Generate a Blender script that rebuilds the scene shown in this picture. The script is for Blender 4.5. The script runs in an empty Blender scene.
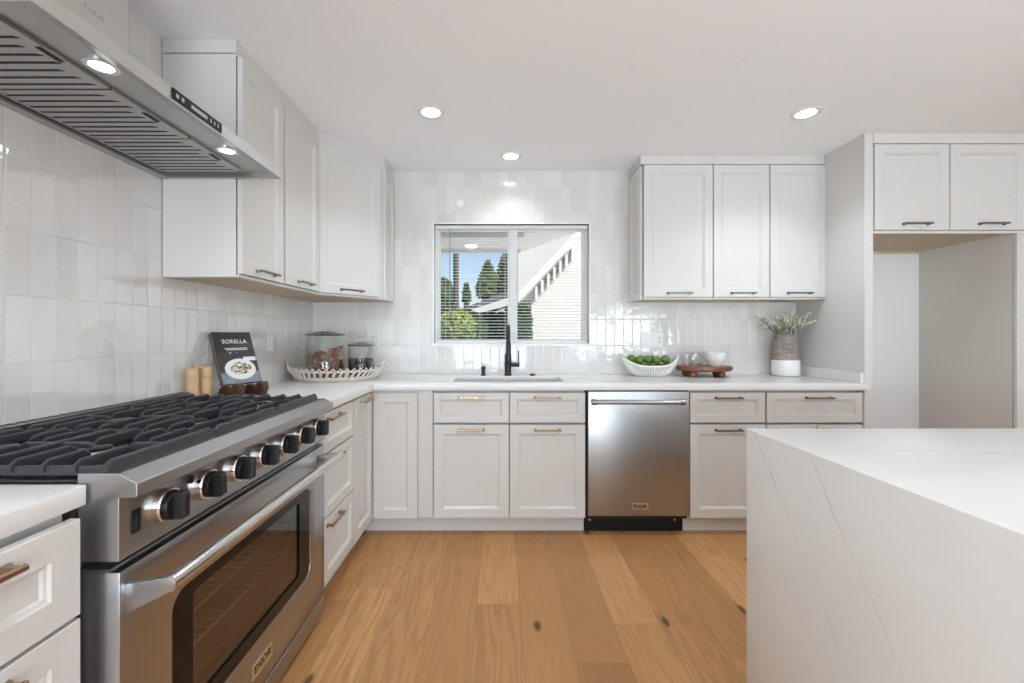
import bpy, bmesh, math, random
from mathutils import Matrix, Vector

random.seed(7)
scene = bpy.context.scene
C = scene.collection
PI = math.pi

# ------------------------------------------------------------------ camera
F, VX, VY, H = 440.0, 500.0, 334.0, 1.21          # focal length in px, vanishing point, eye height
cam_data = bpy.data.cameras.new('camera')
cam_data.sensor_width = 36.0
cam_data.lens = 36.0 * F / 1024.0
cam_data.shift_x = (512.0 - VX) / 1024.0
cam_data.shift_y = -(341.5 - VY) / 1024.0
cam_data.clip_start = 0.02
cam_data.clip_end = 300
cam = bpy.data.objects.new('camera', cam_data)
cam.location = (0, 0, H)
cam.rotation_euler = (PI / 2, 0, 0)
C.objects.link(cam)
scene.camera = cam

def at(px, py, Y):
    """the point at depth Y metres that the photo shows at px, py"""
    return Vector(((px - VX) * Y / F, Y, H - (py - VY) * Y / F))

# ------------------------------------------------------------------ colour management, world, sun, large lights
scene.view_settings.view_transform = 'Standard'
scene.view_settings.look = 'None'
scene.view_settings.gamma = 1.0
scene.view_settings.exposure = 0.0
scene.view_settings.use_curve_mapping = False
try:
    scene.cycles.max_bounces = 14
    scene.cycles.diffuse_bounces = 7
    scene.cycles.glossy_bounces = 6
    scene.cycles.transmission_bounces = 8
    scene.cycles.transparent_max_bounces = 16
    scene.cycles.sample_clamp_indirect = 6.0
    scene.cycles.use_denoising = True
except Exception:
    pass

world = bpy.data.worlds.new('sky')
scene.world = world
world.use_nodes = True
wn = world.node_tree
wn.nodes.clear()
w_out = wn.nodes.new('ShaderNodeOutputWorld')
w_bg = wn.nodes.new('ShaderNodeBackground')
w_sky = wn.nodes.new('ShaderNodeTexSky')
w_sky.sky_type = 'NISHITA'
w_sky.sun_disc = False
w_sky.sun_elevation = math.radians(52)
w_sky.sun_rotation = math.radians(130)
w_sky.air_density = 1.0
w_sky.dust_density = 1.2
w_bg.inputs['Strength'].default_value = 0.17
wn.links.new(w_sky.outputs[0], w_bg.inputs['Color'])
wn.links.new(w_bg.outputs[0], w_out.inputs['Surface'])

sun_d = bpy.data.lights.new('sun', 'SUN')
sun_d.energy = 5.8
sun_d.angle = math.radians(0.6)
sun_d.color = (1.0, 0.95, 0.88)
sun = bpy.data.objects.new('sun', sun_d)
sun.rotation_euler = Vector((-0.60, 0.48, -0.64)).to_track_quat('-Z', 'Y').to_euler()
sun.location = (6, -3, 9)
C.objects.link(sun)

XL, XR, YB, YR, CEIL = -1.38, 4.4, 3.245, -3.6, 2.412   # left wall, far right wall, back wall, rear wall, ceiling

def area(name, loc, rot, sx, sy, power, col=(1, 1, 1)):
    d = bpy.data.lights.new(name, 'AREA')
    d.shape = 'RECTANGLE'; d.size = sx; d.size_y = sy; d.energy = power; d.color = col
    o = bpy.data.objects.new(name, d)
    o.location = loc; o.rotation_euler = rot
    C.objects.link(o)
    return o
# added area lamps standing in for rear daylight, tilted up to brighten the ceiling
area('rear_fill_door', (-0.2, YR + 0.10, 1.0), (math.radians(142), 0, 0), 1.7, 1.7, 128, (0.775, 0.935, 1.075))
area('rear_fill_window', (2.6, YR + 0.10, 1.25), (math.radians(142), 0, 0), 2.2, 1.3, 128, (0.775, 0.935, 1.075))

# ------------------------------------------------------------------ mesh helpers
WOFF = {}

class MB:
    def __init__(s, M=None):
        s.bm = bmesh.new(); s.M = M
    def _take(s, t, M=None):
        if M is not None: bmesh.ops.transform(t, matrix=M, verts=t.verts)
        if s.M is not None: bmesh.ops.transform(t, matrix=s.M, verts=t.verts)
        me = bpy.data.meshes.new('t'); t.to_mesh(me); t.free()
        s.bm.from_mesh(me); bpy.data.meshes.remove(me)
        return s
    def box(s, a, b, bev=0.0, seg=1, M=None):
        t = bmesh.new()
        bmesh.ops.create_cube(t, size=1.0)
        lo = Vector([min(a[i], b[i]) for i in range(3)]); hi = Vector([max(a[i], b[i]) for i in range(3)])
        for v in t.verts:
            v.co = Vector([lo[i] + (v.co[i] + 0.5) * (hi[i] - lo[i]) for i in range(3)])
        if bev > 0:
            bmesh.ops.bevel(t, geom=t.edges[:], offset=bev, segments=seg, profile=0.5, affect='EDGES')
        return s._take(t, M)
    def cyl(s, p0, p1, r0, r1=None, n=20, cap=True):
        p0, p1 = Vector(p0), Vector(p1); r1 = r0 if r1 is None else r1
        t = bmesh.new(); d = p1 - p0
        bmesh.ops.create_cone(t, cap_ends=cap, segments=n, radius1=r0, radius2=r1, depth=d.length)
        q = Vector((0, 0, 1)).rotation_difference(d.normalized()).to_matrix().to_4x4()
        return s._take(t, Matrix.Translation((p0 + p1) / 2) @ q)
    def sphere(s, c, r, sc=(1, 1, 1), sub=2, rot=None):
        t = bmesh.new(); bmesh.ops.create_icosphere(t, subdivisions=sub, radius=r)
        M = Matrix.Translation(c)
        if rot is not None: M = M @ rot.to_4x4()
        return s._take(t, M @ Matrix.Diagonal((*sc, 1)))
    def tube(s, pts, r, n=8, closed=False):
        pts = [Vector(p) for p in pts]; N = len(pts); t = bmesh.new(); rings = []
        rr = r if isinstance(r, (list, tuple)) else [r] * N
        up = None
        for i, p in enumerate(pts):
            a = pts[(i - 1) % N] if (closed or i > 0) else p
            b = pts[(i + 1) % N] if (closed or i < N - 1) else p
            d = (b - a).normalized()
            if up is None:
                up = Vector((0, 0, 1)) if abs(d.z) < 0.9 else Vector((1, 0, 0))
            x = d.cross(up)
            if x.length < 1e-6: x = d.cross(Vector((0, 1, 0.3)))
            x.normalize(); y = x.cross(d).normalized(); up = y
            rings.append([t.verts.new(p + (x * math.cos(2 * PI * k / n) + y * math.sin(2 * PI * k / n)) * rr[i]) for k in range(n)])
        for i in range(N if closed else N - 1):
            A, B = rings[i], rings[(i + 1) % N]
            for k in range(n):
                t.faces.new((A[k], A[(k + 1) % n], B[(k + 1) % n], B[k]))
        if not closed:
            t.faces.new(rings[0][::-1]); t.faces.new(rings[-1])
        return s._take(t)
    def lathe(s, prof, c=(0, 0, 0), n=36, sx=1.0, sy=1.0, M=None):
        t = bmesh.new(); rings = []
        for r, z in prof:
            if r < 1e-6: rings.append([t.verts.new((c[0], c[1], c[2] + z))])
            else: rings.append([t.verts.new((c[0] + r * sx * math.cos(2 * PI * k / n), c[1] + r * sy * math.sin(2 * PI * k / n), c[2] + z)) for k in range(n)])
        for A, B in zip(rings, rings[1:]):
            for k in range(n):
                k2 = (k + 1) % n
                if len(A) == 1 and len(B) == 1: break
                if len(A) == 1: t.faces.new((A[0], B[k2], B[k]))
                elif len(B) == 1: t.faces.new((A[k], A[k2], B[0]))
                else: t.faces.new((A[k], A[k2], B[k2], B[k]))
        return s._take(t, M)
    def prism(s, poly, axis, a, b, holes=(), bev=0.0):
        """polygon in the two other axes (in xyz order), run along axis from a to b"""
        t = bmesh.new()
        def P(p):
            q = list(p); q.insert(axis, a); return q
        E = []
        for loop in [poly] + list(holes):
            vs = [t.verts.new(P(p)) for p in loop]
            E += [t.edges.new((vs[i], vs[(i + 1) % len(vs)])) for i in range(len(vs))]
        bmesh.ops.triangle_fill(t, use_beauty=True, use_dissolve=False, edges=E)
        fs = t.faces[:]
        r = bmesh.ops.extrude_face_region(t, geom=fs)
        dv = Vector((0, 0, 0)); dv[axis] = b - a
        bmesh.ops.translate(t, vec=dv, verts=[v for v in r['geom'] if isinstance(v, bmesh.types.BMVert)])
        bmesh.ops.recalc_face_normals(t, faces=t.faces)
        bmesh.ops.dissolve_limit(t, angle_limit=0.01, verts=t.verts, edges=t.edges)
        if bev > 0:
            es = [e for e in t.edges if len(e.link_faces) == 2 and e.calc_face_angle(0) > 0.9]
            bmesh.ops.bevel(t, geom=es, offset=bev, segments=2, profile=0.5, affect='EDGES', clamp_overlap=True)
        return s._take(t)
    def loops(s, loops):
        """skin of matching point loops; first and last closed"""
        t = bmesh.new()
        R = [[t.verts.new(p) for p in L] for L in loops]
        n = len(R[0])
        for A, B in zip(R, R[1:]):
            for k in range(n): t.faces.new((A[k], A[(k + 1) % n], B[(k + 1) % n], B[k]))
        t.faces.new(R[0][::-1]); t.faces.new(R[-1])
        return s._take(t)
    def quad(s, *ps):
        t = bmesh.new(); t.faces.new([t.verts.new(p) for p in ps]); return s._take(t)
    def shaker(s, u0, u1, v0, v1, t=0.02, st=0.055):
        def L(i, n): return [(u0 + i, n, v0 + i), (u1 - i, n, v0 + i), (u1 - i, n, v1 - i), (u0 + i, n, v1 - i)]
        return s.loops([L(0, 0), L(0, t - 0.0015), L(0.0015, t), L(st, t), L(st + 0.0035, t - 0.005), L(st + 0.009, t - 0.0065), L(st + 0.012, t - 0.0105)])
    def build(s, name, mat, parent=None, loc=None, smooth=32, recalc=True):
        if recalc: bmesh.ops.recalc_face_normals(s.bm, faces=s.bm.faces)
        off = WOFF[parent] if parent is not None else Vector(loc if loc is not None else (0, 0, 0))
        bmesh.ops.translate(s.bm, vec=-off, verts=s.bm.verts)
        me = bpy.data.meshes.new(name); s.bm.to_mesh(me); s.bm.free()
        for m in (mat if isinstance(mat, (list, tuple)) else [mat]): me.materials.append(m)
        if smooth:
            for p in me.polygons: p.use_smooth = True
            me.set_sharp_from_angle(angle=math.radians(smooth))
        o = bpy.data.objects.new(name, me); C.objects.link(o)
        if parent is not None: o.parent = parent
        else: o.location = off
        WOFF[o] = off
        return o

def tag(o, label, cat, group=None, kind=None):
    o['label'] = label; o['category'] = cat
    if group: o['group'] = group
    if kind: o['kind'] = kind
    return o
def thing(name, loc, label, cat, group=None):
    o = bpy.data.objects.new(name, None); o.empty_display_size = 0.05
    C.objects.link(o); o.location = loc; WOFF[o] = Vector(loc)
    return tag(o, label, cat, group)
def struct(o):
    o['kind'] = 'structure'; return o
def frame(O, u, n):
    """local x along u, y out along n, z up"""
    u, n = Vector(u).normalized(), Vector(n).normalized()
    M = Matrix.Identity(4)
    for i in range(3): M[i][0], M[i][1], M[i][2], M[i][3] = u[i], n[i], (0, 0, 1)[i], O[i]
    return M
def rrect(x0, x1, y0, y1, r, k=5):
    P = []
    for cx, cy, a in ((x1 - r, y1 - r, 0), (x0 + r, y1 - r, 90), (x0 + r, y0 + r, 180), (x1 - r, y0 + r, 270)):
        for i in range(k + 1):
            q = math.radians(a + 90 * i / k); P.append((cx + r * math.cos(q), cy + r * math.sin(q)))
    return P
def lettering(name, body, size, O, u, v, mat, parent, ext=0.0004, spacing=1.0, bold=0.0):
    u, v = Vector(u).normalized(), Vector(v).normalized(); n = u.cross(v)
    cu = bpy.data.curves.new(name, 'FONT'); cu.body = body; cu.size = size
    cu.align_x = 'CENTER'; cu.align_y = 'CENTER'; cu.extrude = ext; cu.space_character = spacing; cu.offset = bold
    tmp = bpy.data.objects.new(name + '_c', cu); C.objects.link(tmp)
    dg = bpy.context.evaluated_depsgraph_get()
    me = bpy.data.meshes.new_from_object(tmp.evaluated_get(dg))
    bpy.data.objects.remove(tmp); bpy.data.curves.remove(cu)
    M = Matrix.Identity(4)
    for i in range(3): M[i][0], M[i][1], M[i][2], M[i][3] = u[i], v[i], n[i], O[i] - WOFF[parent][i]
    me.transform(M); me.name = name
    me.materials.clear(); me.materials.append(mat)
    o = bpy.data.objects.new(name, me); C.objects.link(o); o.parent = parent; WOFF[o] = WOFF[parent]
    return o

# ------------------------------------------------------------------ materials
def mat(name, col, rough=0.5, metal=0.0, spec=0.5, noise=0.0, nscale=8.0, nstretch=(1, 1, 1), bump=0.0, bscale=40.0, coat=0.0, rvar=0.0):
    m = bpy.data.materials.new(name); m.use_nodes = True
    N, L = m.node_tree.nodes, m.node_tree.links
    b = N['Principled BSDF']
    b.inputs['Base Color'].default_value = (*col, 1); b.inputs['Roughness'].default_value = rough
    b.inputs['Metallic'].default_value = metal; b.inputs['Specular IOR Level'].default_value = spec
    b.inputs['Coat Weight'].default_value = coat; b.inputs['Coat Roughness'].default_value = 0.08
    tc = N.new('ShaderNodeTexCoord'); mp = N.new('ShaderNodeMapping'); mp.inputs['Scale'].default_value = nstretch
    L.new(tc.outputs['Object'], mp.inputs['Vector'])
    if noise > 0 or rvar > 0:
        nz = N.new('ShaderNodeTexNoise'); nz.inputs['Scale'].default_value = nscale; nz.inputs['Detail'].default_value = 4
        L.new(mp.outputs[0], nz.inputs['Vector'])
        if noise > 0:
            mx = N.new('ShaderNodeMix'); mx.data_type = 'RGBA'
            mx.inputs[6].default_value = (*[c * (1 - noise) for c in col], 1)
            mx.inputs[7].default_value = (*[min(1, c * (1 + noise)) for c in col], 1)
            L.new(nz.outputs['Fac'], mx.inputs[0]); L.new(mx.outputs[2], b.inputs['Base Color'])
        if rvar > 0:
            mr = N.new('ShaderNodeMapRange'); mr.inputs[1].default_value = 0.3; mr.inputs[2].default_value = 0.7
            mr.inputs[3].default_value = rough - rvar; mr.inputs[4].default_value = rough + rvar
            L.new(nz.outputs['Fac'], mr.inputs[0]); L.new(mr.outputs[0], b.inputs['Roughness'])
    if bump > 0:
        nb = N.new('ShaderNodeTexNoise'); nb.inputs['Scale'].default_value = bscale; nb.inputs['Detail'].default_value = 3
        bp = N.new('ShaderNodeBump'); bp.inputs['Strength'].default_value = bump; bp.inputs['Distance'].default_value = 0.002
        L.new(mp.outputs[0], nb.inputs['Vector']); L.new(nb.outputs['Fac'], bp.inputs['Height']); L.new(bp.outputs[0], b.inputs['Normal'])
    return m
def emit(name, col, s):
    m = bpy.data.materials.new(name); m.use_nodes = True
    b = m.node_tree.nodes['Principled BSDF']
    b.inputs['Base Color'].default_value = (0.9, 0.9, 0.9, 1)
    b.inputs['Emission Color'].default_value = (*col, 1); b.inputs['Emission Strength'].default_value = s
    return m
def glass(name, tint=(1, 1, 1), refl=0.6, rough=0.0, base=0.03, p=1.3):
    """thin pane: clear with a fresnel-like mirror coat"""
    m = bpy.data.materials.new(name); m.use_nodes = True
    N, L = m.node_tree.nodes, m.node_tree.links; N.clear()
    o = N.new('ShaderNodeOutputMaterial'); t = N.new('ShaderNodeBsdfTransparent'); g = N.new('ShaderNodeBsdfGlossy')
    t.inputs[0].default_value = (*tint, 1); g.inputs['Roughness'].default_value = rough
    lw = N.new('ShaderNodeLayerWeight'); lw.inputs['Blend'].default_value = 0.35
    mr = N.new('ShaderNodeMapRange'); mr.inputs[3].default_value = base; mr.inputs[4].default_value = refl
    mx = N.new('ShaderNodeMixShader')
    pw = N.new('ShaderNodeMath'); pw.operation = 'POWER'; pw.inputs[1].default_value = p
    L.new(lw.outputs['Facing'], pw.inputs[0]); L.new(pw.outputs[0], mr.inputs[0]); L.new(mr.outputs[0], mx.inputs[0])
    L.new(t.outputs[0], mx.inputs[1]); L.new(g.outputs[0], mx.inputs[2]); L.new(mx.outputs[0], o.inputs[0])
    return m

class NT:
    """small helper for hand-made node trees"""
    def __init__(s, name):
        s.m = bpy.data.materials.new(name); s.m.use_nodes = True
        s.N, s.L = s.m.node_tree.nodes, s.m.node_tree.links; s.b = s.N['Principled BSDF']
    def _in(s, n, i, v):
        if v is None: return
        if hasattr(v, 'is_output'): s.L.new(v, n.inputs[i])
        else: n.inputs[i].default_value = v
    def m_(s, op, a, b=None, c=None):
        n = s.N.new('ShaderNodeMath'); n.operation = op
        s._in(n, 0, a); s._in(n, 1, b); s._in(n, 2, c); return n.outputs[0]
    def xyz(s):
        tc = s.N.new('ShaderNodeTexCoord'); sp = s.N.new('ShaderNodeSeparateXYZ'); s.L.new(tc.outputs['Object'], sp.inputs[0]); return sp.outputs
    def comb(s, x, y, z=0.0):
        n = s.N.new('ShaderNodeCombineXYZ'); s._in(n, 0, x); s._in(n, 1, y); s._in(n, 2, z); return n.outputs[0]
    def white(s, v):
        n = s.N.new('ShaderNodeTexWhiteNoise'); n.noise_dimensions = '3D'; s.L.new(v, n.inputs['Vector']); return n.outputs['Value'], n.outputs['Color']
    def noise(s, v, scale, detail=3, rough=0.5, dist=0.0):
        n = s.N.new('ShaderNodeTexNoise'); s.L.new(v, n.inputs['Vector']); n.inputs['Scale'].default_value = scale
        n.inputs['Detail'].default_value = detail; n.inputs['Roughness'].default_value = rough; n.inputs['Distortion'].default_value = dist; return n.outputs['Fac']
    def rng(s, v, a, b, c=0.0, d=1.0, smooth=False):
        n = s.N.new('ShaderNodeMapRange'); n.interpolation_type = 'SMOOTHSTEP' if smooth else 'LINEAR'
        s._in(n, 0, v); s._in(n, 1, a); s._in(n, 2, b); s._in(n, 3, c); s._in(n, 4, d); return n.outputs[0]
    def mix(s, f, a, b, op='MIX'):
        n = s.N.new('ShaderNodeMix'); n.data_type = 'RGBA'; n.blend_type = op
        s._in(n, 0, f); s._in(n, 6, a if hasattr(a, 'is_output') else (*a, 1)); s._in(n, 7, b if hasattr(b, 'is_output') else (*b, 1)); return n.outputs[2]
    def sep(s, c):
        n = s.N.new('ShaderNodeSeparateColor'); s.L.new(c, n.inputs[0]); return n.outputs
    def bump(s, h, strength=1.0, dist=1.0):
        n = s.N.new('ShaderNodeBump'); n.inputs['Strength'].default_value = strength; n.inputs['Distance'].default_value = dist
        s.L.new(h, n.inputs['Height']); s.L.new(n.outputs[0], s.b.inputs['Normal'])
    def set(s, name, v): s._in(s.b, name, v)

def tile_material(name, axis, pu, u0, ior=1.55, spec=0.4, wob_h=0.0012):
    """hand-made glossy white tile set upright in a straight grid"""
    t = NT(name); X = t.xyz(); pv, v0 = 0.1955, 1.124
    u = t.m_('DIVIDE', t.m_('SUBTRACT', X[axis], u0), pu); v = t.m_('DIVIDE', t.m_('SUBTRACT', X[2], v0), pv)
    fu, fv = t.m_('FRACT', u), t.m_('FRACT', v)
    iu, iv = t.m_('FLOOR', u), t.m_('FLOOR', v)
    eu = t.m_('MULTIPLY', t.m_('MINIMUM', fu, t.m_('SUBTRACT', 1.0, fu)), pu)
    ev = t.m_('MULTIPLY', t.m_('MINIMUM', fv, t.m_('SUBTRACT', 1.0, fv)), pv)
    e = t.m_('MINIMUM', eu, ev)
    face = t.rng(e, 0.0007, 0.0022, 0, 1, True)
    val, col = t.white(t.comb(iu, iv, 3.0))
    r = t.sep(col)
    tc = t.comb(X[axis], X[2], t.m_('MULTIPLY', val, 7.0))
    cloud = t.noise(tc, 14.0, 4, 0.6)
    tone = t.mix(r[2], (0.655, 0.63, 0.597), (0.755, 0.738, 0.71))
    tone = t.mix(t.rng(t.noise(tc, 85.0, 3, 0.6), 0.42, 0.68, 0.0, 0.40), tone, (0.655, 0.63, 0.595))
    tone = t.mix(t.rng(cloud, 0.35, 0.75, 0.0, 0.35), tone, (0.70, 0.685, 0.665))
    t.set('Base Color', t.mix(face, (0.655, 0.64, 0.615), tone))
    t.set('Roughness', t.rng(face, 0, 1, 0.55, 0.045)); t.set('IOR', ior)
    t.set('Specular IOR Level', spec)
    tilt = t.m_('ADD', t.m_('MULTIPLY', t.m_('SUBTRACT', fu, 0.5), t.m_('MULTIPLY', t.m_('SUBTRACT', r[0], 0.5), 0.0024)),
                t.m_('MULTIPLY', t.m_('SUBTRACT', fv, 0.5), t.m_('MULTIPLY', t.m_('SUBTRACT', r[1], 0.5), 0.0040)))
    wob = t.m_('MULTIPLY', t.noise(tc, 24.0, 2, 0.5), wob_h)
    edge = t.m_('MULTIPLY', t.rng(e, 0.0005, 0.005, 0, 1, True), 0.0004)
    t.bump(t.m_('ADD', t.m_('ADD', tilt, wob), edge), 1.0, 1.0)
    return t.m

def oak_floor_material():
    t = NT('oak_planks'); X = t.xyz(); pw, Lp = 0.193, 1.75
    u = t.m_('DIVIDE', t.m_('SUBTRACT', X[0], 0.282), pw); iu, fu = t.m_('FLOOR', u), t.m_('FRACT', u)
    r0, _ = t.white(t.comb(iu, 5.0, 1.0))
    v = t.m_('ADD', t.m_('DIVIDE', X[1], Lp), t.m_('MULTIPLY', r0, 3.7)); iv, fv = t.m_('FLOOR', v), t.m_('FRACT', v)
    val, col = t.white(t.comb(iu, iv, 9.0)); r = t.sep(col)
    off = t.m_('MULTIPLY', val, 31.0)
    gx = t.comb(t.m_('ADD', X[0], off), t.m_('MULTIPLY', X[1], 0.10), off)
    warp = t.noise(gx, 7.0, 2, 0.5)
    rings = t.m_('FRACT', t.m_('MULTIPLY', t.m_('ADD', warp, t.m_('MULTIPLY', X[0], 0.5)), 11.0))
    rings = t.m_('ABSOLUTE', t.m_('SUBTRACT', rings, 0.5))
    fine = t.noise(t.comb(t.m_('ADD', X[0], off), t.m_('MULTIPLY', X[1], 0.035), off), 190.0, 3, 0.6)
    pores = t.noise(t.comb(t.m_('ADD', X[0], off), t.m_('MULTIPLY', X[1], 0.02), off), 420.0, 2, 0.5)
    c = t.mix(r[0], (0.415, 0.208, 0.083), (0.63, 0.345, 0.155))
    c = t.mix(t.rng(r[1], 0.65, 1.0, 0.0, 0.75), c, (0.36, 0.182, 0.082))
    dark = t.m_('MULTIPLY', t.m_('COMPARE', iu, 0.0, 0.1), 0.55)
    c = t.mix(dark, c, (0.29, 0.140, 0.063))
    c = t.mix(t.m_('MULTIPLY', t.rng(rings, 0.15, 0.5, 0.0, 0.75), t.rng(r[1], 0.0, 1.0, 0.3, 1.0)), c, (0.32, 0.150, 0.058))
    streak = t.noise(t.comb(t.m_('ADD', X[0], off), t.m_('MULTIPLY', X[1], 0.045), off), 62.0, 4, 0.65, 0.4)
    c = t.mix(t.m_('MULTIPLY', t.rng(streak, 0.46, 0.70, 0.0, 1.0), t.rng(r[2], 0.35, 1.0, 0.04, 0.62)), c, (0.25, 0.118, 0.048))
    c = t.mix(t.rng(fine, 0.38, 0.72, 0.0, 0.70), c, (0.37, 0.190, 0.082))
    c = t.mix(t.rng(pores, 0.60, 0.75, 0.0, 0.22), c, (0.30, 0.16, 0.075))
    vo = t.N.new('ShaderNodeTexVoronoi'); vo.inputs['Scale'].default_value = 1.0; vo.voronoi_dimensions = '2D'
    t.L.new(t.comb(t.m_('MULTIPLY', t.m_('ADD', X[0], t.m_('MULTIPLY', warp, 0.05)), 5.2), t.m_('MULTIPLY', X[1], 2.3), 0.0), vo.inputs['Vector'])
    kr = t.sep(vo.outputs['Color'])
    knot = t.m_('MULTIPLY', t.rng(vo.outputs['Distance'], 0.035, 0.11, 1.0, 0.0, True), t.m_('GREATER_THAN', kr[0], 0.62))
    c = t.mix(t.m_('MULTIPLY', knot, 0.85), c, (0.055, 0.028, 0.015))
    eu = t.m_('MULTIPLY', t.m_('MINIMUM', fu, t.m_('SUBTRACT', 1.0, fu)), pw)
    ev = t.m_('MULTIPLY', t.m_('MINIMUM', fv, t.m_('SUBTRACT', 1.0, fv)), Lp)
    e = t.m_('MINIMUM', eu, ev)
    seam = t.rng(e, 0.0004, 0.0017, 1.0, 0.0, True)
    c = t.mix(t.m_('MULTIPLY', seam, 0.6), c, (0.20, 0.105, 0.050))
    c = t.mix(1.0, c, (1.0, 0.955, 0.82), 'MULTIPLY')
    t.set('Base Color', c)
    t.set('Roughness', t.rng(fine, 0.3, 0.7, 0.36, 0.48)); t.set('Specular IOR Level', 0.38)
    t.bump(t.m_('ADD', t.m_('MULTIPLY', seam, -0.0008), t.m_('MULTIPLY', fine, 0.0004)), 0.6, 1.0)
    return t.m

def quartz_material(name, veins=()):
    """white engineered stone with hair-thin grey veins; veins: straight lines (y0, z0, y1, z1) on an X face"""
    t = NT(name); X = t.xyz()
    P = t.comb(X[0], X[1], X[2])
    cloud = t.noise(P, 3.0, 5, 0.6)
    c = t.mix(t.rng(cloud, 0.35, 0.7, 0.0, 1.0), (0.735, 0.72, 0.70), (0.775, 0.765, 0.745))
    n1 = t.noise(P, 1.1, 4, 0.55, 0.6)
    fl = t.rng(t.m_('ABSOLUTE', t.m_('SUBTRACT', n1, 0.52)), 0.0, 0.004, 1.0, 0.0, True)
    fl = t.m_('MULTIPLY', fl, t.rng(t.noise(P, 5.0, 3), 0.5, 0.7, 0.0, 0.18))
    c = t.mix(fl, c, (0.50, 0.47, 0.44))
    for k, (y0, z0, y1, z1) in enumerate(veins):
        dy, dz = y1 - y0, z1 - z0; L = math.hypot(dy, dz); ny, nz = -dz / L, dy / L
        wv = t.m_('MULTIPLY', t.m_('SUBTRACT', t.noise(P, 4.5, 3), 0.5), 0.05)
        d = t.m_('ADD', t.m_('ADD', t.m_('MULTIPLY', X[1], ny), t.m_('MULTIPLY', X[2], nz)), t.m_('ADD', -(ny * y0 + nz * z0), wv))
        wd = t.rng(t.noise(P, 6.0 + k, 2), 0.40, 0.62, 0.0012, 0.0034)
        line = t.rng(t.m_('ABSOLUTE', d), 0.0, wd, 1.0, 0.0, True)
        st = t.rng(t.noise(P, 7.0 + 2 * k, 3), 0.42, 0.66, 0.22, 0.95)
        c = t.mix(t.m_('MULTIPLY', line, st), c, (0.33, 0.29, 0.26))
    t.set('Base Color', c); t.set('Roughness', 0.22); t.set('Specular IOR Level', 0.45)
    return t.m

def wood_material(name, c0, c1, scale=(1, 1, 1), rough=0.45):
    t = NT(name); X = t.xyz()
    P = t.comb(t.m_('MULTIPLY', X[0], scale[0]), t.m_('MULTIPLY', X[1], scale[1]), t.m_('MULTIPLY', X[2], scale[2]))
    t.set('Base Color', t.mix(t.rng(t.noise(P, 18.0, 4, 0.6, 0.8), 0.3, 0.7), c0, c1)); t.set('Roughness', rough)
    return t.m

PAINT = mat('white_cabinet_paint', (0.645, 0.628, 0.598), 0.36, noise=0.012, nscale=3)
CEILM = mat('ceiling_paint', (0.92, 0.925, 0.93), 0.9, bump=0.10, bscale=120)
WALLM = mat('warm_white_wall_paint', (0.67, 0.65, 0.625), 0.85, bump=0.10, bscale=120)
GREIGE = mat('greige_wall_paint', (0.66, 0.635, 0.59), 0.8, bump=0.10, bscale=120)
ALCW = mat('cool_white_wall_paint', (0.80, 0.80, 0.795), 0.8, bump=0.10, bscale=120)
TILE_L = tile_material('white_glazed_tile_left', 1, 0.0714, 1.796, 1.8, 1.0, 0.0011)
TILE_B = tile_material('white_glazed_tile_back', 0, 0.0655, XL)
FLOORM = oak_floor_material()
QUARTZ = quartz_material('white_quartz')
QUARTZ_I = quartz_material('white_quartz_veined', [(0.488, 0.86, 0.168, 0.445), (0.300, 0.91, 0.0365, 0.547)])
STEEL = mat('brushed_steel', (0.43, 0.43, 0.43), 0.29, 1.0, noise=0.02, nscale=3, nstretch=(60, 0.6, 60), rvar=0.015)
HOODLIT = mat('hood_steel_lit', (0.68, 0.675, 0.665), 0.33, 1.0, noise=0.02, nscale=3, nstretch=(60, 0.6, 60), rvar=0.015)  # lighter copy of the hood steel: light put into fascia and chimney
STEELV = mat('brushed_steel_upright', (0.42, 0.42, 0.42), 0.34, 1.0, noise=0.008, nscale=4, nstretch=(10, 10, 0.2))
HOODSHADE = mat('hood_steel_shaded', (0.46, 0.455, 0.445), 0.36, 1.0, noise=0.02, nscale=3, nstretch=(60, 0.6, 60))  # darker copy of the hood steel: shade put into canopy underside and filters
STEELD = mat('dark_brushed_steel', (0.34, 0.33, 0.315), 0.36, 1.0, noise=0.02, nscale=3, nstretch=(60, 0.6, 60))
CHROME = mat('polished_steel', (0.72, 0.70, 0.68), 0.14, 1.0)
IRON = mat('cast_iron', (0.032, 0.033, 0.036), 0.42, noise=0.2, nscale=30, bump=0.35, bscale=260)
ENAMEL = mat('black_enamel', (0.012, 0.012, 0.013), 0.22, noise=0.05)
BLACK = mat('black_plastic', (0.010, 0.010, 0.011), 0.36, noise=0.05, spec=0.28)
BLACKM = mat('matte_black_metal', (0.022, 0.022, 0.024), 0.38, 0.3, noise=0.05)
DARK = mat('dark_gap', (0.015, 0.014, 0.013), 0.7, noise=0.05)
RACK = mat('nickel_rack', (0.82, 0.80, 0.77), 0.42, 0.85, noise=0.02)
BLKGLASS = mat('black_oven_glass', (0.006, 0.005, 0.0045), 0.06, noise=0.05, spec=0.22)
BRONZE = mat('champagne_bronze', (0.40, 0.29, 0.19), 0.30, 1.0, noise=0.05, nscale=30)
BRONZED = mat('aged_bronze', (0.20, 0.165, 0.13), 0.34, 1.0, noise=0.05, nscale=30)
MAPLE = wood_material('raw_maple_ply', (0.50, 0.40, 0.28), (0.60, 0.50, 0.36), (4, 0.4, 4), 0.6)
BEECH = wood_material('turned_beech', (0.55, 0.34, 0.17), (0.68, 0.45, 0.25), (6, 6, 0.6), 0.4)
WALNUT = wood_material('dark_walnut', (0.035, 0.016, 0.009), (0.095, 0.043, 0.023), (5, 1.5, 5), 0.35)
ACACIA = wood_material('red_acacia', (0.10, 0.032, 0.013), (0.26, 0.09, 0.036), (1.5, 8, 8), 0.35)
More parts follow.
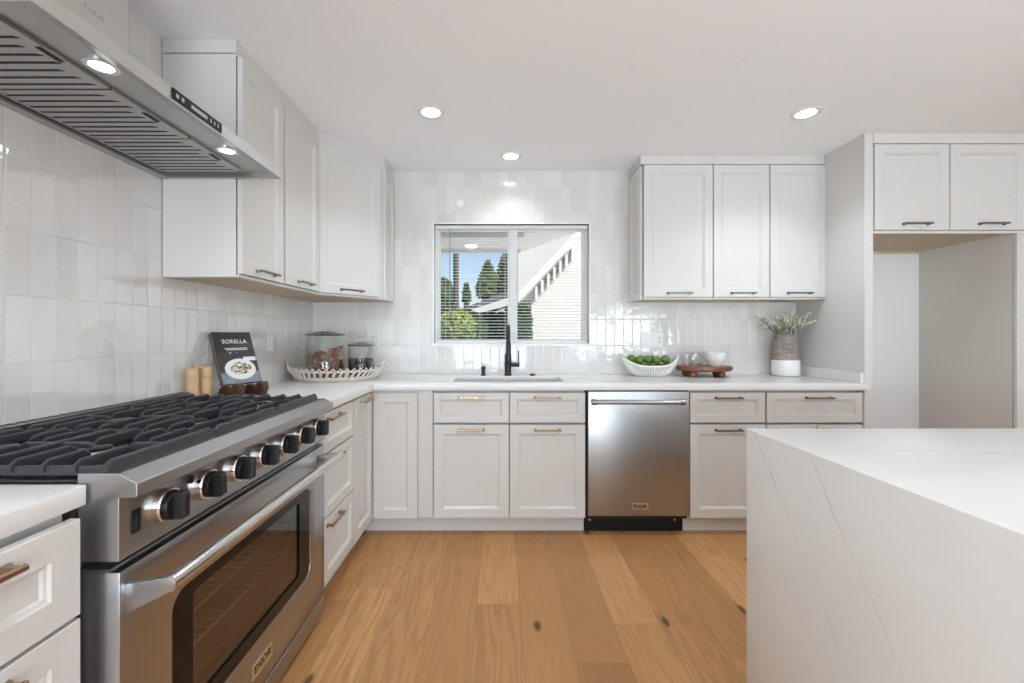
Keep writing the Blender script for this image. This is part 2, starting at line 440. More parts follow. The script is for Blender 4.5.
VINYL = mat('white_vinyl', (0.88, 0.88, 0.87), 0.35, noise=0.01)
SLAT = mat('white_slat', (0.80, 0.80, 0.79), 0.4, noise=0.01)
PLASTIC = mat('white_plastic', (0.80, 0.79, 0.77), 0.3, noise=0.01)
PANE = glass('window_glass', (1, 1, 1), 0.3, 0.0, 0.0, 3.0)
CLEAR = glass('clear_glass', (0.972, 0.978, 0.974), 0.75, 0.02, 0.03)
OVENGLASS = glass('oven_glass', (0.66, 0.60, 0.54), 0.46, 0.03, 0.06)
CAVITY = mat('oven_enamel', (0.17, 0.15, 0.135), 0.4, noise=0.15, nscale=12)
CERAMIC = mat('white_ceramic', (0.82, 0.81, 0.79), 0.18, noise=0.02, nscale=20)
RATTAN = mat('whitewashed_rattan', (0.70, 0.64, 0.57), 0.65, noise=0.25, nscale=60, bump=0.5, bscale=200)
LIME = mat('lime_skin', (0.12, 0.20, 0.030), 0.35, noise=0.45, nscale=25, bump=0.3, bscale=300)
LAMP = emit('lamp_lens', (1.0, 0.985, 0.96), 14.0)
LAMPC = emit('hood_lamp_lens', (0.93, 0.97, 1.0), 9.0)

# ------------------------------------------------------------------ room shell
struct(MB().box((-1.6, YR - 0.2, -0.12), (XR + 0.2, YB + 0.15, 0)).build('floor', FLOORM))
struct(MB().box((-1.6, YR - 0.2, CEIL), (XR + 0.2, YB + 0.15, CEIL + 0.12)).build('ceiling', CEILM))
struct(MB().box((XL - 0.15, YR - 0.15, 0), (XL, YB + 0.15, CEIL)).build('wall_left', TILE_L))
WX0, WX1, WZ0, WZ1 = (434 - VX) * YB / F, (589 - VX) * YB / F, H - (345 - VY) * YB / F, H - (224 - VY) * YB / F
NX0, NX1 = 2.186, 2.222                                # wall between counter nook and refrigerator alcove
struct(MB().prism([(XL, 0), (NX1, 0), (NX1, CEIL), (XL, CEIL)], 1, YB, YB + 0.15,
                  holes=[[(WX0, WZ0), (WX1, WZ0), (WX1, WZ1), (WX0, WZ1)]]).build('wall_back', TILE_B))
AX = 3.09
struct(MB().box((NX1, YB, 0), (XR + 0.15, YB + 0.15, CEIL)).build('wall_alcove', ALCW))
struct(MB().box((NX0, 2.66, 0), (NX1, YB, CEIL)).build('wall_nook', WALLM))
struct(MB().box((AX, 2.655, 0), (AX + 0.14, YB, CEIL)).build('wall_alcove_side', GREIGE))
struct(MB().box((XR, YR, 0), (XR + 0.15, YB + 0.15, CEIL)).build('wall_right', WALLM))
struct(MB().prism([(XL, 0), (XR, 0), (XR, CEIL), (XL, CEIL)], 1, YR - 0.15, YR,
                  holes=[[(-1.05, 0.12), (0.65, 0.12), (0.65, 2.15), (-1.05, 2.15)], [(1.5, 0.65), (3.7, 0.65), (3.7, 2.05), (1.5, 2.05)]]).build('wall_rear', WALLM))

# kitchen window over the sink
w1 = MB()
FT = 0.020
w1.prism([(WX0, WZ0), (WX1, WZ0), (WX1, WZ1), (WX0, WZ1)], 1, YB + 0.075, YB + 0.145,
         holes=[[(WX0 + FT, WZ0 + FT), (WX1 - FT, WZ0 + FT), (WX1 - FT, WZ1 - FT), (WX0 + FT, WZ1 - FT)]])
win = struct(w1.build('window_1', VINYL))
wm = (at(512.5, 0, YB + 0.1)).x
b_ = MB()
b_.box((wm - 0.023, YB + 0.07, WZ0 + FT), (wm + 0.023, YB + 0.13, WZ1 - FT), 0.003)
for x0, x1 in ((WX0 + FT, wm - 0.023), (wm + 0.023, WX1 - FT)):
    b_.prism([(x0, WZ0 + FT), (x1, WZ0 + FT), (x1, WZ1 - FT), (x0, WZ1 - FT)], 1, YB + 0.085, YB + 0.125,
             holes=[[(x0 + 0.014, WZ0 + FT + 0.016), (x1 - 0.014, WZ0 + FT + 0.016), (x1 - 0.014, WZ1 - FT - 0.014), (x0 + 0.014, WZ1 - FT - 0.014)]])
b_.build('window_sash', VINYL, win)
MB().box((WX0 + FT, YB + 0.103, WZ0 + FT), (WX1 - FT, YB + 0.106, WZ1 - FT)).build('window_glass', PANE, win)
tr = MB()
tr.prism([(WX0 - 0.009, WZ0 - 0.009), (WX1 + 0.009, WZ0 - 0.009), (WX1 + 0.009, WZ1 + 0.009), (WX0 - 0.009, WZ1 + 0.009)], 1, YB - 0.004, YB + 0.02,
         holes=[[(WX0, WZ0), (WX1, WZ0), (WX1, WZ1), (WX0, WZ1)]])
struct(tr.build('trim_1', VINYL))
struct(MB().box((WX0, YB + 0.001, WZ0), (WX1, YB + 0.08, WZ0 + 0.012), 0.002).build('trim_2', VINYL))
# rear glazing out of view, behind the added fill lamps
def rear_frame(name, x0, x1, z0, z1):
    f = MB().prism([(x0, z0), (x1, z0), (x1, z1), (x0, z1)], 1, YR - 0.12, YR - 0.04,
                   holes=[[(x0 + 0.06, z0 + 0.06), ((x0 + x1) / 2 - 0.03, z0 + 0.06), ((x0 + x1) / 2 - 0.03, z1 - 0.06), (x0 + 0.06, z1 - 0.06)],
                          [((x0 + x1) / 2 + 0.03, z0 + 0.06), (x1 - 0.06, z0 + 0.06), (x1 - 0.06, z1 - 0.06), ((x0 + x1) / 2 + 0.03, z1 - 0.06)]])
    o = struct(f.build(name, VINYL))
    MB().box((x0 + 0.06, YR - 0.085, z0 + 0.06), (x1 - 0.06, YR - 0.08, z1 - 0.06)).build('window_glass', PANE, o)
rear_frame('door_1', -1.05, 0.65, 0.12, 2.15)
rear_frame('window_2', 1.5, 3.7, 0.65, 2.05)

# ------------------------------------------------------------------ cabinet builders
def bar_handle(parent, M, u, v, L=0.165, up=False, m=None, n0=0.02):
    """bar pull on two flared posts; u,v centre on the front in the frame M"""
    h = MB(M)
    a, b = L / 2, 0.0048
    if up: h.box((u - b, n0 + 0.022, v - a), (u + b, n0 + 0.0315, v + a), 0.0012)
    else: h.box((u - a, n0 + 0.022, v - b), (u + a, n0 + 0.0315, v + b), 0.0012)
    for s in (-1, 1):
        cu, cv = (u, v + s * (a - 0.010)) if up else (u + s * (a - 0.010), v)
        h.loops([[(cu + dx * q, n, cv + dz * q) for dx, dz in ((-1, -1), (1, -1), (1, 1), (-1, 1))]
                 for n, q in ((n0, 0.0075), (n0 + 0.004, 0.0075), (n0 + 0.012, 0.0045), (n0 + 0.0225, 0.0045))])
    return h.build('handle', m or BRONZE, parent)

def front(parent, name, M, u0, u1, v0, v1, handle=None, m=None, st=0.055):
    """shaker front; handle = (u, v) centre of its pull"""
    d = MB(M).shaker(u0, u1, v0, v1, st=st).build(name, PAINT, parent, smooth=0)
    if handle: bar_handle(d, M, handle[0], handle[1], m=m)
    return d

CT0, CT1 = 0.875, 0.915
YF, YD = 2.618, 2.640           # back run: counter front edge, door faces
XD, XC = -0.765, -0.752         # left run beyond the range: door faces, counter edge
s_ = YD / F
bx = lambda px: (px - VX) * s_
bz = lambda py: H - (py - VY) * s_
MBK = frame((0, YD + 0.02, 0), (1, 0, 0), (0, -1, 0))       # back run fronts
MLF = frame((XD - 0.02, 0, 0), (0, 1, 0), (1, 0, 0))        # left run fronts
ZT, ZD1, ZD0, ZB = 0.858, 0.678, 0.665, 0.106               # drawer top/bottom, door top/bottom
TK = YD + 0.07

# sink base cabinet with its filler
c = thing('base_cabinet', (0.05, YD + 0.3, 0), 'white double base cabinet with two false drawer fronts under the sink', 'cabinet')
q = MB(); q.box((bx(432.5), YD + 0.048, ZB), (0.515, YB - 0.01, 0.66)); q.box((bx(432.5), YD + 0.048, 0.66), (0.515, YD + 0.085, CT0 - 0.002))
q.build('carcass', PAINT, c)
MB().box((bx(418), YD + 0.012, ZB), (bx(432.5), YD + 0.04, CT0 - 0.003)).build('filler_strip', PAINT, c)
MB().box((bx(417.9), TK, 0), (0.515, TK + 0.015, ZB)).build('toe_kick', PAINT, c)
for a, b in ((433.5, 508.9), (509.8, 585.2)):
    u0, u1 = bx(a), bx(b)
    front(c, 'drawer', MBK, u0, u1, ZD1, ZT, (((u0 + u1) / 2), ZT - 0.030), st=0.042)
    front(c, 'door', MBK, u0, u1, ZB, ZD0, (((u0 + u1) / 2), ZD0 - 0.030))
# cabinets right of the dishwasher
c = thing('base_cabinet', (1.36, YD + 0.3, 0), 'white base cabinet with one drawer over one door right of the dishwasher', 'cabinet')
MB().box((1.137, YD + 0.048, ZB), (1.597, YB - 0.01, CT0 - 0.002)).build('carcass', PAINT, c)
MB().box((1.124, TK, 0), (2.18, TK + 0.015, ZB)).build('toe_kick', PAINT, c)
front(c, 'drawer', MBK, bx(690.3), bx(765.3), ZD1, ZT, (bx(728), ZT - 0.030), BRONZED, st=0.042)
front(c, 'door', MBK, bx(690.3), bx(765.3), ZB, ZD0, (bx(728), ZD0 - 0.030), BRONZED)
c = thing('base_cabinet', (1.9, YD + 0.3, 0), 'wide white base cabinet under the vase, mostly behind the island', 'cabinet')
MB().box((1.599, YD + 0.048, ZB), (2.178, YB - 0.01, CT0 - 0.002)).build('carcass', PAINT, c)
front(c, 'drawer', MBK, bx(767), 2.176, ZD1, ZT, (bx(818.3), ZT - 0.030), BRONZED, st=0.042)
front(c, 'door', MBK, bx(767), bx(817), ZB, ZD0, (bx(792), ZD0 - 0.030), BRONZED)
front(c, 'door', MBK, bx(818), 2.176, ZB, ZD0, (bx(843), ZD0 - 0.030), BRONZED)
# corner cabinet: one door on each run
c = thing('corner_base_cabinet', (-1.05, 2.8, 0), 'white corner base cabinet with a tall door on each side of the inner corner', 'cabinet')
q = MB(); q.prism([(XL + 0.005, 2.315), (XD - 0.021, 2.315), (XD - 0.021, YD + 0.021), (bx(417.8), YD + 0.021), (bx(417.8), YB - 0.005), (XL + 0.005, YB - 0.005)], 2, ZB, CT0 - 0.002)
q.build('carcass', PAINT, c)
front(c, 'door', MBK, XD + 0.004, bx(417.3), 0.100, 0.856)
front(c, 'door', MLF, 2.322, YD - 0.004, 0.100, 0.862, (2.485, 0.835))
q = MB(); q.box((XD - 0.085, 2.315, 0), (XD - 0.07, TK + 0.015, ZB - 0.004)); q.box((XD - 0.07, TK, 0), (bx(417.7), TK + 0.015, ZB - 0.004)); q.build('toe_kick', PAINT, c)
# three-drawer cabinet between range and corner
c = thing('drawer_cabinet', (-1.07, 2.1, 0), 'white three-drawer base cabinet between the range and the corner', 'cabinet')
MB().box((XL + 0.005, 1.905, ZB), (XD - 0.048, 2.313, CT0 - 0.002)).build('carcass', PAINT, c)
MB().box((XD - 0.085, 1.905, 0), (XD - 0.07, 2.313, ZB)).build('toe_kick', PAINT, c)
for z0, z1 in ((0.684, 0.862), (0.401, 0.676), (0.112, 0.393)):
    front(c, 'drawer', MLF, 1.908, 2.306, z0, z1, (2.02, z1 - 0.030), st=0.045)
# near cabinet left of the range
XN = -0.80
MLN = frame((XN - 0.02, 0, 0), (0, 1, 0), (1, 0, 0))
c = thing('drawer_cabinet', (-1.1, 0.62, 0), 'white drawer cabinet nearest the camera, left of the range', 'cabinet')
MB().box((XL + 0.005, 0.30, ZB), (XN - 0.048, 0.852, CT0 - 0.002)).build('carcass', PAINT, c)
for z0, z1 in ((0.676, 0.858), (0.395, 0.668), (0.112, 0.387)):
    front(c, 'drawer', MLN, 0.435, 0.840, z0, z1, (0.637, z1 - 0.028), st=0.055)
MB().box((XN - 0.085, 0.30, 0), (XN - 0.07, 0.852, ZB)).build('toe_kick', PAINT, c)

# ------------------------------------------------------------------ countertops, sink
SX0, SX1, SY0, SY1 = -0.292, 0.404, 2.733, 3.06
q = MB()
q.prism([(XL + 0.002, 1.900), (XC, 1.900), (XC, YF), (2.196, YF), (2.196, 2.655), (NX0 - 0.002, 2.655), (NX0 - 0.002, YB - 0.002), (XL + 0.002, YB - 0.002)], 2, CT0, CT1,
        holes=[rrect(SX0, SX1, SY0, SY1, 0.025)], bev=0.0025)
ctop = q.build('countertop', QUARTZ, loc=(0, YF, CT0))
tag(ctop, 'long white quartz countertop with the sink, running along the back wall into the corner', 'countertop')
MB().box((NX0 - 0.024, YF + 0.02, CT1), (NX0 - 0.002, YB - 0.003, 0.978), 0.002).build('side_splash', QUARTZ, ctop)
q = MB(); q.box((XL + 0.002, 0.30, CT0), (-0.812, 0.8645, CT1), 0.0025, 2)
tag(q.build('countertop', QUARTZ, loc=(-1.1, 0.6, CT0)), 'short white quartz countertop nearest the camera, left of the range', 'countertop')

sk = MB()
ro, ri = rrect(SX0 - 0.012, SX1 + 0.012, SY0 - 0.012, SY1 + 0.012, 0.035), rrect(SX0 + 0.004, SX1 - 0.004, SY0 + 0.004, SY1 - 0.004, 0.03)
rb = rrect(SX0 + 0.012, SX1 - 0.012, SY0 + 0.012, SY1 - 0.012, 0.03)
sk.loops([[(x, y, 0.68) for x, y in ro], [(x, y, CT0 - 0.002) for x, y in ro], [(x, y, CT0 - 0.002) for x, y in ri], [(x, y, 0.70) for x, y in rb]])
snk = sk.build('sink', STEELD, loc=((SX0 + SX1) / 2, 2.9, 0.68))
tag(snk, 'stainless steel undermount sink set into the white counter below the window', 'sink')
MB().lathe([(0.0, 0.7005), (0.045, 0.7005), (0.045, 0.704), (0.036, 0.704), (0.03, 0.702), (0.0, 0.702)], (0.056, 2.95, 0)).build('drain', CHROME, snk)

# faucet
fx, fy = 0.057, 3.135
f = thing('kitchen_faucet', (fx, fy, CT1), 'matte black pull-down faucet standing behind the sink in front of the window', 'faucet')
MB().lathe([(0, 0), (0.029, 0), (0.029, 0.006), (0.0235, 0.010), (0.0235, 0.150), (0.021, 0.153), (0, 0.153)], (fx, fy, CT1)).build('body', BLACKM, f)
arc = [(fx, fy, CT1 + 0.15), (fx, fy, CT1 + 0.265)]
for i in range(1, 13):
    a = PI * i / 12; arc.append((fx, fy - 0.085 + 0.085 * math.cos(a), CT1 + 0.265 + 0.085 * math.sin(a)))
arc.append((fx, fy - 0.17, CT1 + 0.235))
MB().tube(arc, 0.0125, 14).build('spout', BLACKM, f)
MB().lathe([(0, 0.245), (0.014, 0.245), (0.0165, 0.238), (0.0165, 0.16), (0.021, 0.125), (0.022, 0.095), (0.0195, 0.09), (0, 0.09)], (fx, fy - 0.17, CT1)).build('spray_head', BLACKM, f)
q = MB(); q.cyl((fx + 0.02, fy, CT1 + 0.075), (fx + 0.082, fy, CT1 + 0.075), 0.0145); q.build('valve', BLACKM, f)
MB().box((fx + 0.072, fy - 0.006, CT1 + 0.075), (fx + 0.080, fy + 0.006, CT1 + 0.178), 0.002).build('lever', BLACKM, f)
# soap dispenser and air switch
sx, sy = at(483.3, 0, 3.125).x, 3.125
f = thing('soap_dispenser', (sx, sy, CT1), 'small matte black soap dispenser left of the faucet', 'soap dispenser')
MB().lathe([(0, 0), (0.020, 0), (0.020, 0.005), (0.013, 0.009), (0.013, 0.045), (0.016, 0.047), (0.016, 0.066), (0, 0.068)], (sx, sy, CT1)).build('pump', BLACKM, f)
MB().tube([(sx, sy, CT1 + 0.058), (sx, sy - 0.05, CT1 + 0.060), (sx, sy - 0.062, CT1 + 0.052)], 0.006, 8).build('nozzle', BLACKM, f)
ax = at(532.6, 0, 3.12).x
tag(MB().lathe([(0, 0), (0.021, 0), (0.021, 0.008), (0.018, 0.011), (0.011, 0.011), (0.011, 0.015), (0, 0.015)], (ax, 3.12, CT1)).build('air_switch_button', BLACKM, loc=(ax, 3.12, CT1)),
    'low round black button on the counter right of the faucet', 'button')

# ------------------------------------------------------------------ dishwasher
DX0, DX1 = bx(588), bx(689)
d = thing('dishwasher', ((DX0 + DX1) / 2, YD + 0.3, 0), 'stainless steel dishwasher built in under the counter right of the sink', 'dishwasher')
q = MB(); q.box((0.519, YD + 0.03, 0.09), (1.135, YB - 0.02, CT0 - 0.004)); q.build('tub', DARK, d)
dd = MB(); dd.box((DX0, YD - 0.004, 0.118), (DX1, YD + 0.028, 0.866), 0.004, 2)
dwd = dd.build('door', STEELV, d)
q = MB(); q.cyl((0.545, YD - 0.052, 0.808), (1.088, YD - 0.052, 0.808), 0.0125, n=24)
q.build('handle', STEEL, dwd)
for x in (0.556, 1.076):
    q = MB(); q.cyl((x, YD - 0.004, 0.808), (x, YD - 0.052, 0.808), 0.011); q.cyl((x - 0.014, YD - 0.052, 0.808), (x + 0.014, YD - 0.052, 0.808), 0.0165, n=24)
    q.build('handle_bracket', STEELD, dwd)
bgx = (0.788 + 0.888) / 2
bdg = MB().box((0.788, YD - 0.006, 0.158), (0.889, YD - 0.003, 0.196), 0.0008).build('badge', CHROME, dwd)
lettering('lettering', 'THOR', 0.027, Vector((bgx, YD - 0.0064, 0.177)), (1, 0, 0), (0, 0, 1), BLACK, dwd, spacing=1.12, bold=0.0008)
q = MB(); q.box((0.519, TK - 0.012, 0.004), (1.121, TK + 0.02, 0.117), 0.002); kp = q.build('kick_plate', BLACK, d)
for x in (0.55, 1.07):
    MB().lathe([(0, 0), (0.008, 0), (0.006, 0.004), (0, 0.005)], M=Matrix.Translation((x, TK - 0.012, 0.072)) @ Matrix.Rotation(PI / 2, 4, 'X'), n=12).build('screw', CHROME, kp)

# ------------------------------------------------------------------ range
RN, RF, RX, RB = 0.869, 1.892, -0.753, -1.372
RC = (RN + RF) / 2
r = thing('range_cooker', ((RX + RB) / 2, RC, 0), 'wide stainless steel gas range with seven black knobs along the left wall', 'range')
q = MB()
q.box((RB, RN, 0.03), (-0.838, RN + 0.02, 0.912)); q.box((RB, RF - 0.02, 0.03), (-0.838, RF, 0.912))
q.box((RB, RN, 0.03), (RB + 0.02, RF, 0.912)); q.box((RB, RN, 0.03), (-0.838, RF, 0.06))
q.box((-0.86, RN + 0.02, 0.67), (-0.838, RF - 0.02, 0.90))
for x in (RB + 0.05, -0.86):
    for y in (RN + 0.05, RF - 0.05): q.cyl((x, y, 0.0), (x, y, 0.035), 0.018)
q.build('body', STEELV, r)
q = MB(); q.prism([(-0.835, 0.934), (RX, 0.934), (-0.717, 0.914), (-0.717, 0.889), (-0.722, 0.886), (RX, 0.886), (RX, 0.759), (-0.835, 0.759)], 1, RN, RF, bev=0.0015)
cp = q.build('control_panel', STEEL, r, smooth=14)
for k in range(7):
    y = 0.986 + 0.1347 * k; z = 0.828
    M = Matrix.Translation((RX, y, z)) @ Matrix.Rotation(PI / 2, 4, 'Y')
    kb_ = [(0, 0.0), (0.0385, 0.0), (0.0385, 0.014), (0.0360, 0.0175), (0.0325, 0.0175), (0.0320, 0.004), (0, 0.004)]
    kb = MB(); kb.lathe([(0, 0.004), (0.0308, 0.004), (0.0308, 0.024), (0.0290, 0.028), (0, 0.028)], M=M, n=36)
    R = Matrix.Rotation(math.radians((0, 4, -3, 0, 3, -2, 0)[k]), 4, 'X')
    G = Matrix.Translation((RX, y, z)) @ R
    t2 = [[(0.024, -0.0120, -0.0295), (0.024, 0.0120, -0.0295), (0.024, 0.0120, 0.0295), (0.024, -0.0120, 0.0295)],
          [(0.048, -0.0100, -0.0290), (0.048, 0.0100, -0.0290), (0.048, 0.0100, 0.0290), (0.048, -0.0100, 0.0290)],
          [(0.053, -0.0075, -0.0245), (0.053, 0.0075, -0.0245), (0.053, 0.0075, 0.0245), (0.053, -0.0075, 0.0245)]]
    kb.loops([[tuple(G @ Vector(p)) for p in Lp] for Lp in t2])
    ko = kb.build('knob', BLACK, r, smooth=25)
    MB().lathe(kb_, M=M, n=40).build('bezel', CHROME, ko)['label'] = 'steel ring behind the black knob'
q = MB(); q.box((RX - 0.002, 0.899, 0.800), (RX + 0.003, 0.919, 0.848), 0.001); q.box((RX, 0.902, 0.805), (RX + 0.007, 0.916, 0.842), 0.002)
q.build('lamp_switch', BLACK, cp)
MB().lathe([(0, 0), (0.010, 0), (0.010, 0.004), (0.006, 0.006), (0, 0.006)], M=Matrix.Translation((RX, 1.071, 0.857)) @ Matrix.Rotation(PI / 2, 4, 'Y'), n=20).build('indicator_light', BLACK, cp)
# oven door with window
WY0, WY1, WZa, WZb = 1.013, 1.750, 0.255, 0.607
IY0, IY1, IZa, IZb = 1.085, 1.660, 0.298, 0.575
q = MB(); q.prism([(RN + 0.003, 0.098), (RF - 0.003, 0.098), (RF - 0.003, 0.7365), (RN + 0.003, 0.7365)], 0, -0.834, RX - 0.001, holes=[rrect(WY0, WY1, WZa, WZb, 0.045)], bev=0.002)
od = q.build('oven_door', STEEL, r)
MB().prism([(RN + 0.004, 0.7365), (RF - 0.004, 0.7365), (RF - 0.004, 0.742), (RN + 0.004, 0.742)], 0, -0.83, -0.775).build('door_top_strip', STEELD, od)
q = MB(); q.prism(rrect(WY0 + 0.0005, WY1 - 0.0005, WZa + 0.0005, WZb - 0.0005, 0.0445), 0, -0.80, RX - 0.0035, holes=[rrect(IY0, IY1, IZa, IZb, 0.02)])
q.build('window_surround', BLKGLASS, od)
MB().box((-0.766, IY0 - 0.002, IZa - 0.002), (-0.762, IY1 + 0.002, IZb + 0.002)).build('window_pane', OVENGLASS, od)
HX, HZ = -0.668, 0.705
q = MB(); q.cyl((HX, 0.888, HZ), (HX, 1.838, HZ), 0.0165, n=28); q.sphere((HX, 1.838, HZ), 0.0165, (1, 0.35, 1), 3)
hd = q.build('handle', CHROME, od)
for y0, y1 in ((0.884, 0.898), (1.812, 1.826)):
    MB().prism([(RX - 0.001, 0.707), (HX + 0.004, 0.7215), (HX + 0.0155, 0.712), (HX + 0.0155, 0.697), (HX, 0.6885), (RX - 0.001, 0.645)], 1, y0, y1, bev=0.002).build('handle_bracket', STEEL, od)
MB().box((RX - 0.001, 1.334, 0.153), (RX + 0.0025, 1.45, 0.199), 0.0008).build('badge', CHROME, od)
lettering('lettering', 'THOR', 0.034, Vector((RX + 0.0027, 1.392, 0.176)), (0, 1, 0), (0, 0, 1), BLACK, od, spacing=1.1, bold=0.0008)
q = MB(); q.box((-0.83, RN + 0.004, 0.022), (RX - 0.002, RF - 0.004, 0.089), 0.002); q.build('kick_panel', STEEL, r)
# oven interior
q = MB()
q.box((-1.30, RN + 0.10, 0.20), (-1.285, RF - 0.13, 0.66)); q.box((-1.30, RN + 0.10, 0.20), (-0.837, RF - 0.13, 0.215)); q.box((-1.30, RN + 0.10, 0.645), (-0.837, RF - 0.13, 0.66))
q.box((-1.30, RN + 0.09, 0.20), (-0.837, RN + 0.105, 0.66)); q.box((-1.30, RF - 0.135, 0.20), (-0.837, RF - 0.12, 0.66))
q.build('oven_cavity', CAVITY, r)
for z in (0.362, 0.457):
    q = MB()
    for k in range(22):
        y = RN + 0.125 + k * (RF - RN - 0.28) / 21; q.tube([(-1.27, y, z), (-0.835, y, z)], 0.0012, 6)
    for x in (-1.27, -0.838): q.tube([(x, RN + 0.11, z - 0.003), (x, RF - 0.14, z - 0.003)], 0.0040, 6)
    q.build('oven_rack', RACK, r)
# cooktop, vent rail, burners, grates
q = MB(); q.box((-1.325, RN + 0.0005, 0.9125), (-0.8365, RF - 0.0005, 0.921), 0.002); q.build('cooktop', ENAMEL, r)
q = MB(); q.box((RB, RN, 0.9125), (-1.330, RF, 0.960), 0.002); vr = q.build('rear_vent_rail', STEEL, r)
q = MB()
for k in range(34):
    y = RN + 0.025 + k * (RF - RN - 0.05) / 33; q.box((-1.366, y - 0.0095, 0.9595), (-1.336, y + 0.0095, 0.9606))
q.build('vent_slots', DARK, vr)
LG = (RF - RN - 0.012) / 3
for g in range(3):
    y0 = RN + 0.006 + g * LG + 0.003; y1 = y0 + LG - 0.006; yc = (y0 + y1) / 2
    for x in (-1.19, -0.965):
        bq = MB(); bq.lathe([(0, 0.921), (0.052, 0.921), (0.050, 0.927), (0.040, 0.930), (0.038, 0.936), (0, 0.936)], (x, yc, 0))
        bo = bq.build('burner', STEELD, r)
        MB().lathe([(0, 0.936), (0.036, 0.936), (0.036, 0.941), (0.031, 0.944), (0, 0.945)], (x, yc, 0)).build('burner_cap', ENAMEL, bo)
    gq = MB()
    def rail(a, b, w=0.0065, z0=0.933, z1=0.956):
        """cast bar with a rounded back"""
        d = Vector((b[0] - a[0], b[1] - a[1], 0)); L = d.length; d.normalize(); p = Vector((-d.y, d.x, 0))
        sec = [(-w, z0), (w, z0), (w * 0.9, z1 - 0.004), (w * 0.55, z1), (-w * 0.55, z1), (-w * 0.9, z1 - 0.004)]
        A = Vector((a[0], a[1], 0)); B = Vector((b[0], b[1], 0))
        Ls = []
        for P, dz in ((A, 0.010), (A + d * 0.014, 0), (B - d * 0.014, 0), (B, 0.010)):
            Ls.append([P + p * u + Vector((0, 0, max(z0, z - (dz if z > z0 + 0.01 else 0)))) for u, z in sec])
        gq.loops(Ls)
    xs = [-1.307 + 0.06475 * i for i in range(9)]
    rail((xs[0], y0), (xs[0], y1), 0.007); rail((xs[8], y0), (xs[8], y1), 0.0075)
    for yy in (y0 + 0.012, y1 - 0.012): rail((xs[0], yy), (xs[8], yy), 0.006, 0.926, 0.944)
    rail((xs[4], y0 + 0.01), (xs[4], y1 - 0.01), 0.006, 0.930, 0.956)
    for i in (1, 2, 3, 5, 6, 7):
        reach = {1: 0.125, 2: 0.088, 3: 0.125, 5: 0.125, 6: 0.088, 7: 0.125}[i]
        rail((xs[i], y0 + 0.002), (xs[i], y0 + reach + 0.018), 0.0048); rail((xs[i], y1 - reach - 0.018), (xs[i], y1 - 0.002), 0.0048)
    for xa, xb in ((0, 2), (2, 4), (4, 6), (6, 8)):
        lo, hi = (xs[xa], xs[xa] + 0.09) if xa in (0, 4) else (xs[xb] - 0.09, xs[xb])
        rail((lo, yc), (hi, yc), 0.0065, 0.932, 0.954)
    for x in (xs[0], xs[8]):
        for y in (y0 + 0.02, y1 - 0.02): gq.box((x - 0.008, y - 0.008, 0.9205), (x + 0.008, y + 0.008, 0.935))
    gq.build('grate', IRON, r, smooth=0)

# ------------------------------------------------------------------ range hood
HN, HF, HXF, HZB, HZT = 0.834, 1.794, -0.888, 1.8415, 1.8806
HB = XL + 0.003; HZU = HZB + 0.011
h = thing('range_hood', (-1.13, (HN + HF) / 2, HZB), 'stainless steel range hood on the tiled wall above the gas range', 'range hood')
q = MB()
q.prism([(HXF - 0.0025, HZB), (HXF - 0.0025, HZT), (HB, HZT), (HB, HZB), (HB + 0.03, HZB), (HB + 0.03, HZU + 0.010), (-0.924, HZU + 0.010), (-0.924, HZU)], 1, HN + 0.03, HF - 0.022)
q.box((HXF - 0.0025, HN, HZB), (HB, HN + 0.03, HZT)); q.box((HXF - 0.0025, HF - 0.022, HZB), (HB, HF, HZT))
q.box((HB + 0.03, HN + 0.03, HZU + 0.009), (-0.924, HF - 0.022, HZU + 0.012))
can = q.build('canopy', HOODSHADE, h, smooth=14)
MB().box((HXF - 0.0025, HN, HZB), (HXF, HF, HZT), 0.0008).build('fascia', HOODLIT, h)
MB().box((HB, 1.16, HZT), (-1.20, 1.42, CEIL - 0.001), 0.001).build('chimney', HOODLIT, h)
lettering('lettering', 'THOR', 0.022, Vector((-1.1998, 1.30, 2.158)), (0, 1, 0), (0, 0, 1), STEELV, h, spacing=1.15)
MB().box((HXF + 0.0002, 1.190, HZB + 0.007), (HXF + 0.003, 1.400, HZT - 0.003)).build('control_strip', BLACK, can)
q = MB()
for y0, y1 in ((1.203, 1.212), (1.224, 1.233), (1.262, 1.330), (1.345, 1.350), (1.362, 1.367), (1.379, 1.384)):
    q.box((HXF + 0.003, y0, HZB + 0.0155), (HXF + 0.0036, y1, HZB + 0.0265))
q.build('control_buttons', mat('control_icons', (0.45, 0.47, 0.50), 0.3, noise=0.05), can)
fl = [(0.868, 1.152), (1.160, 1.444), (1.452, 1.736)]
for y0, y1 in fl:
    q = MB(); q.box((-1.338, y0, HZU - 0.001), (-1.022, y1, HZU + 0.0088), 0.001)
    fo = q.build('filter', HOODSHADE, h)
    q = MB()
    for k in range(9):
        y = y0 + 0.022 + k * (y1 - y0 - 0.044) / 8; w = 0.0036
        a = 0.012 * ((k % 3) - 1)
        q.prism([(-1.325, y - w), (-1.05 + a - 0.012, y - w), (-1.05 + a, y + w), (-1.325, y + w)], 2, HZU - 0.0018, HZU - 0.0008)
    q.build('filter_slots', DARK, fo)
    yc = (y0 + y1) / 2
    q = MB(); q.box((-1.040, yc - 0.028, HZU - 0.0018), (-1.026, yc + 0.028, HZU - 0.0008)); q.build('latch', DARK, fo)
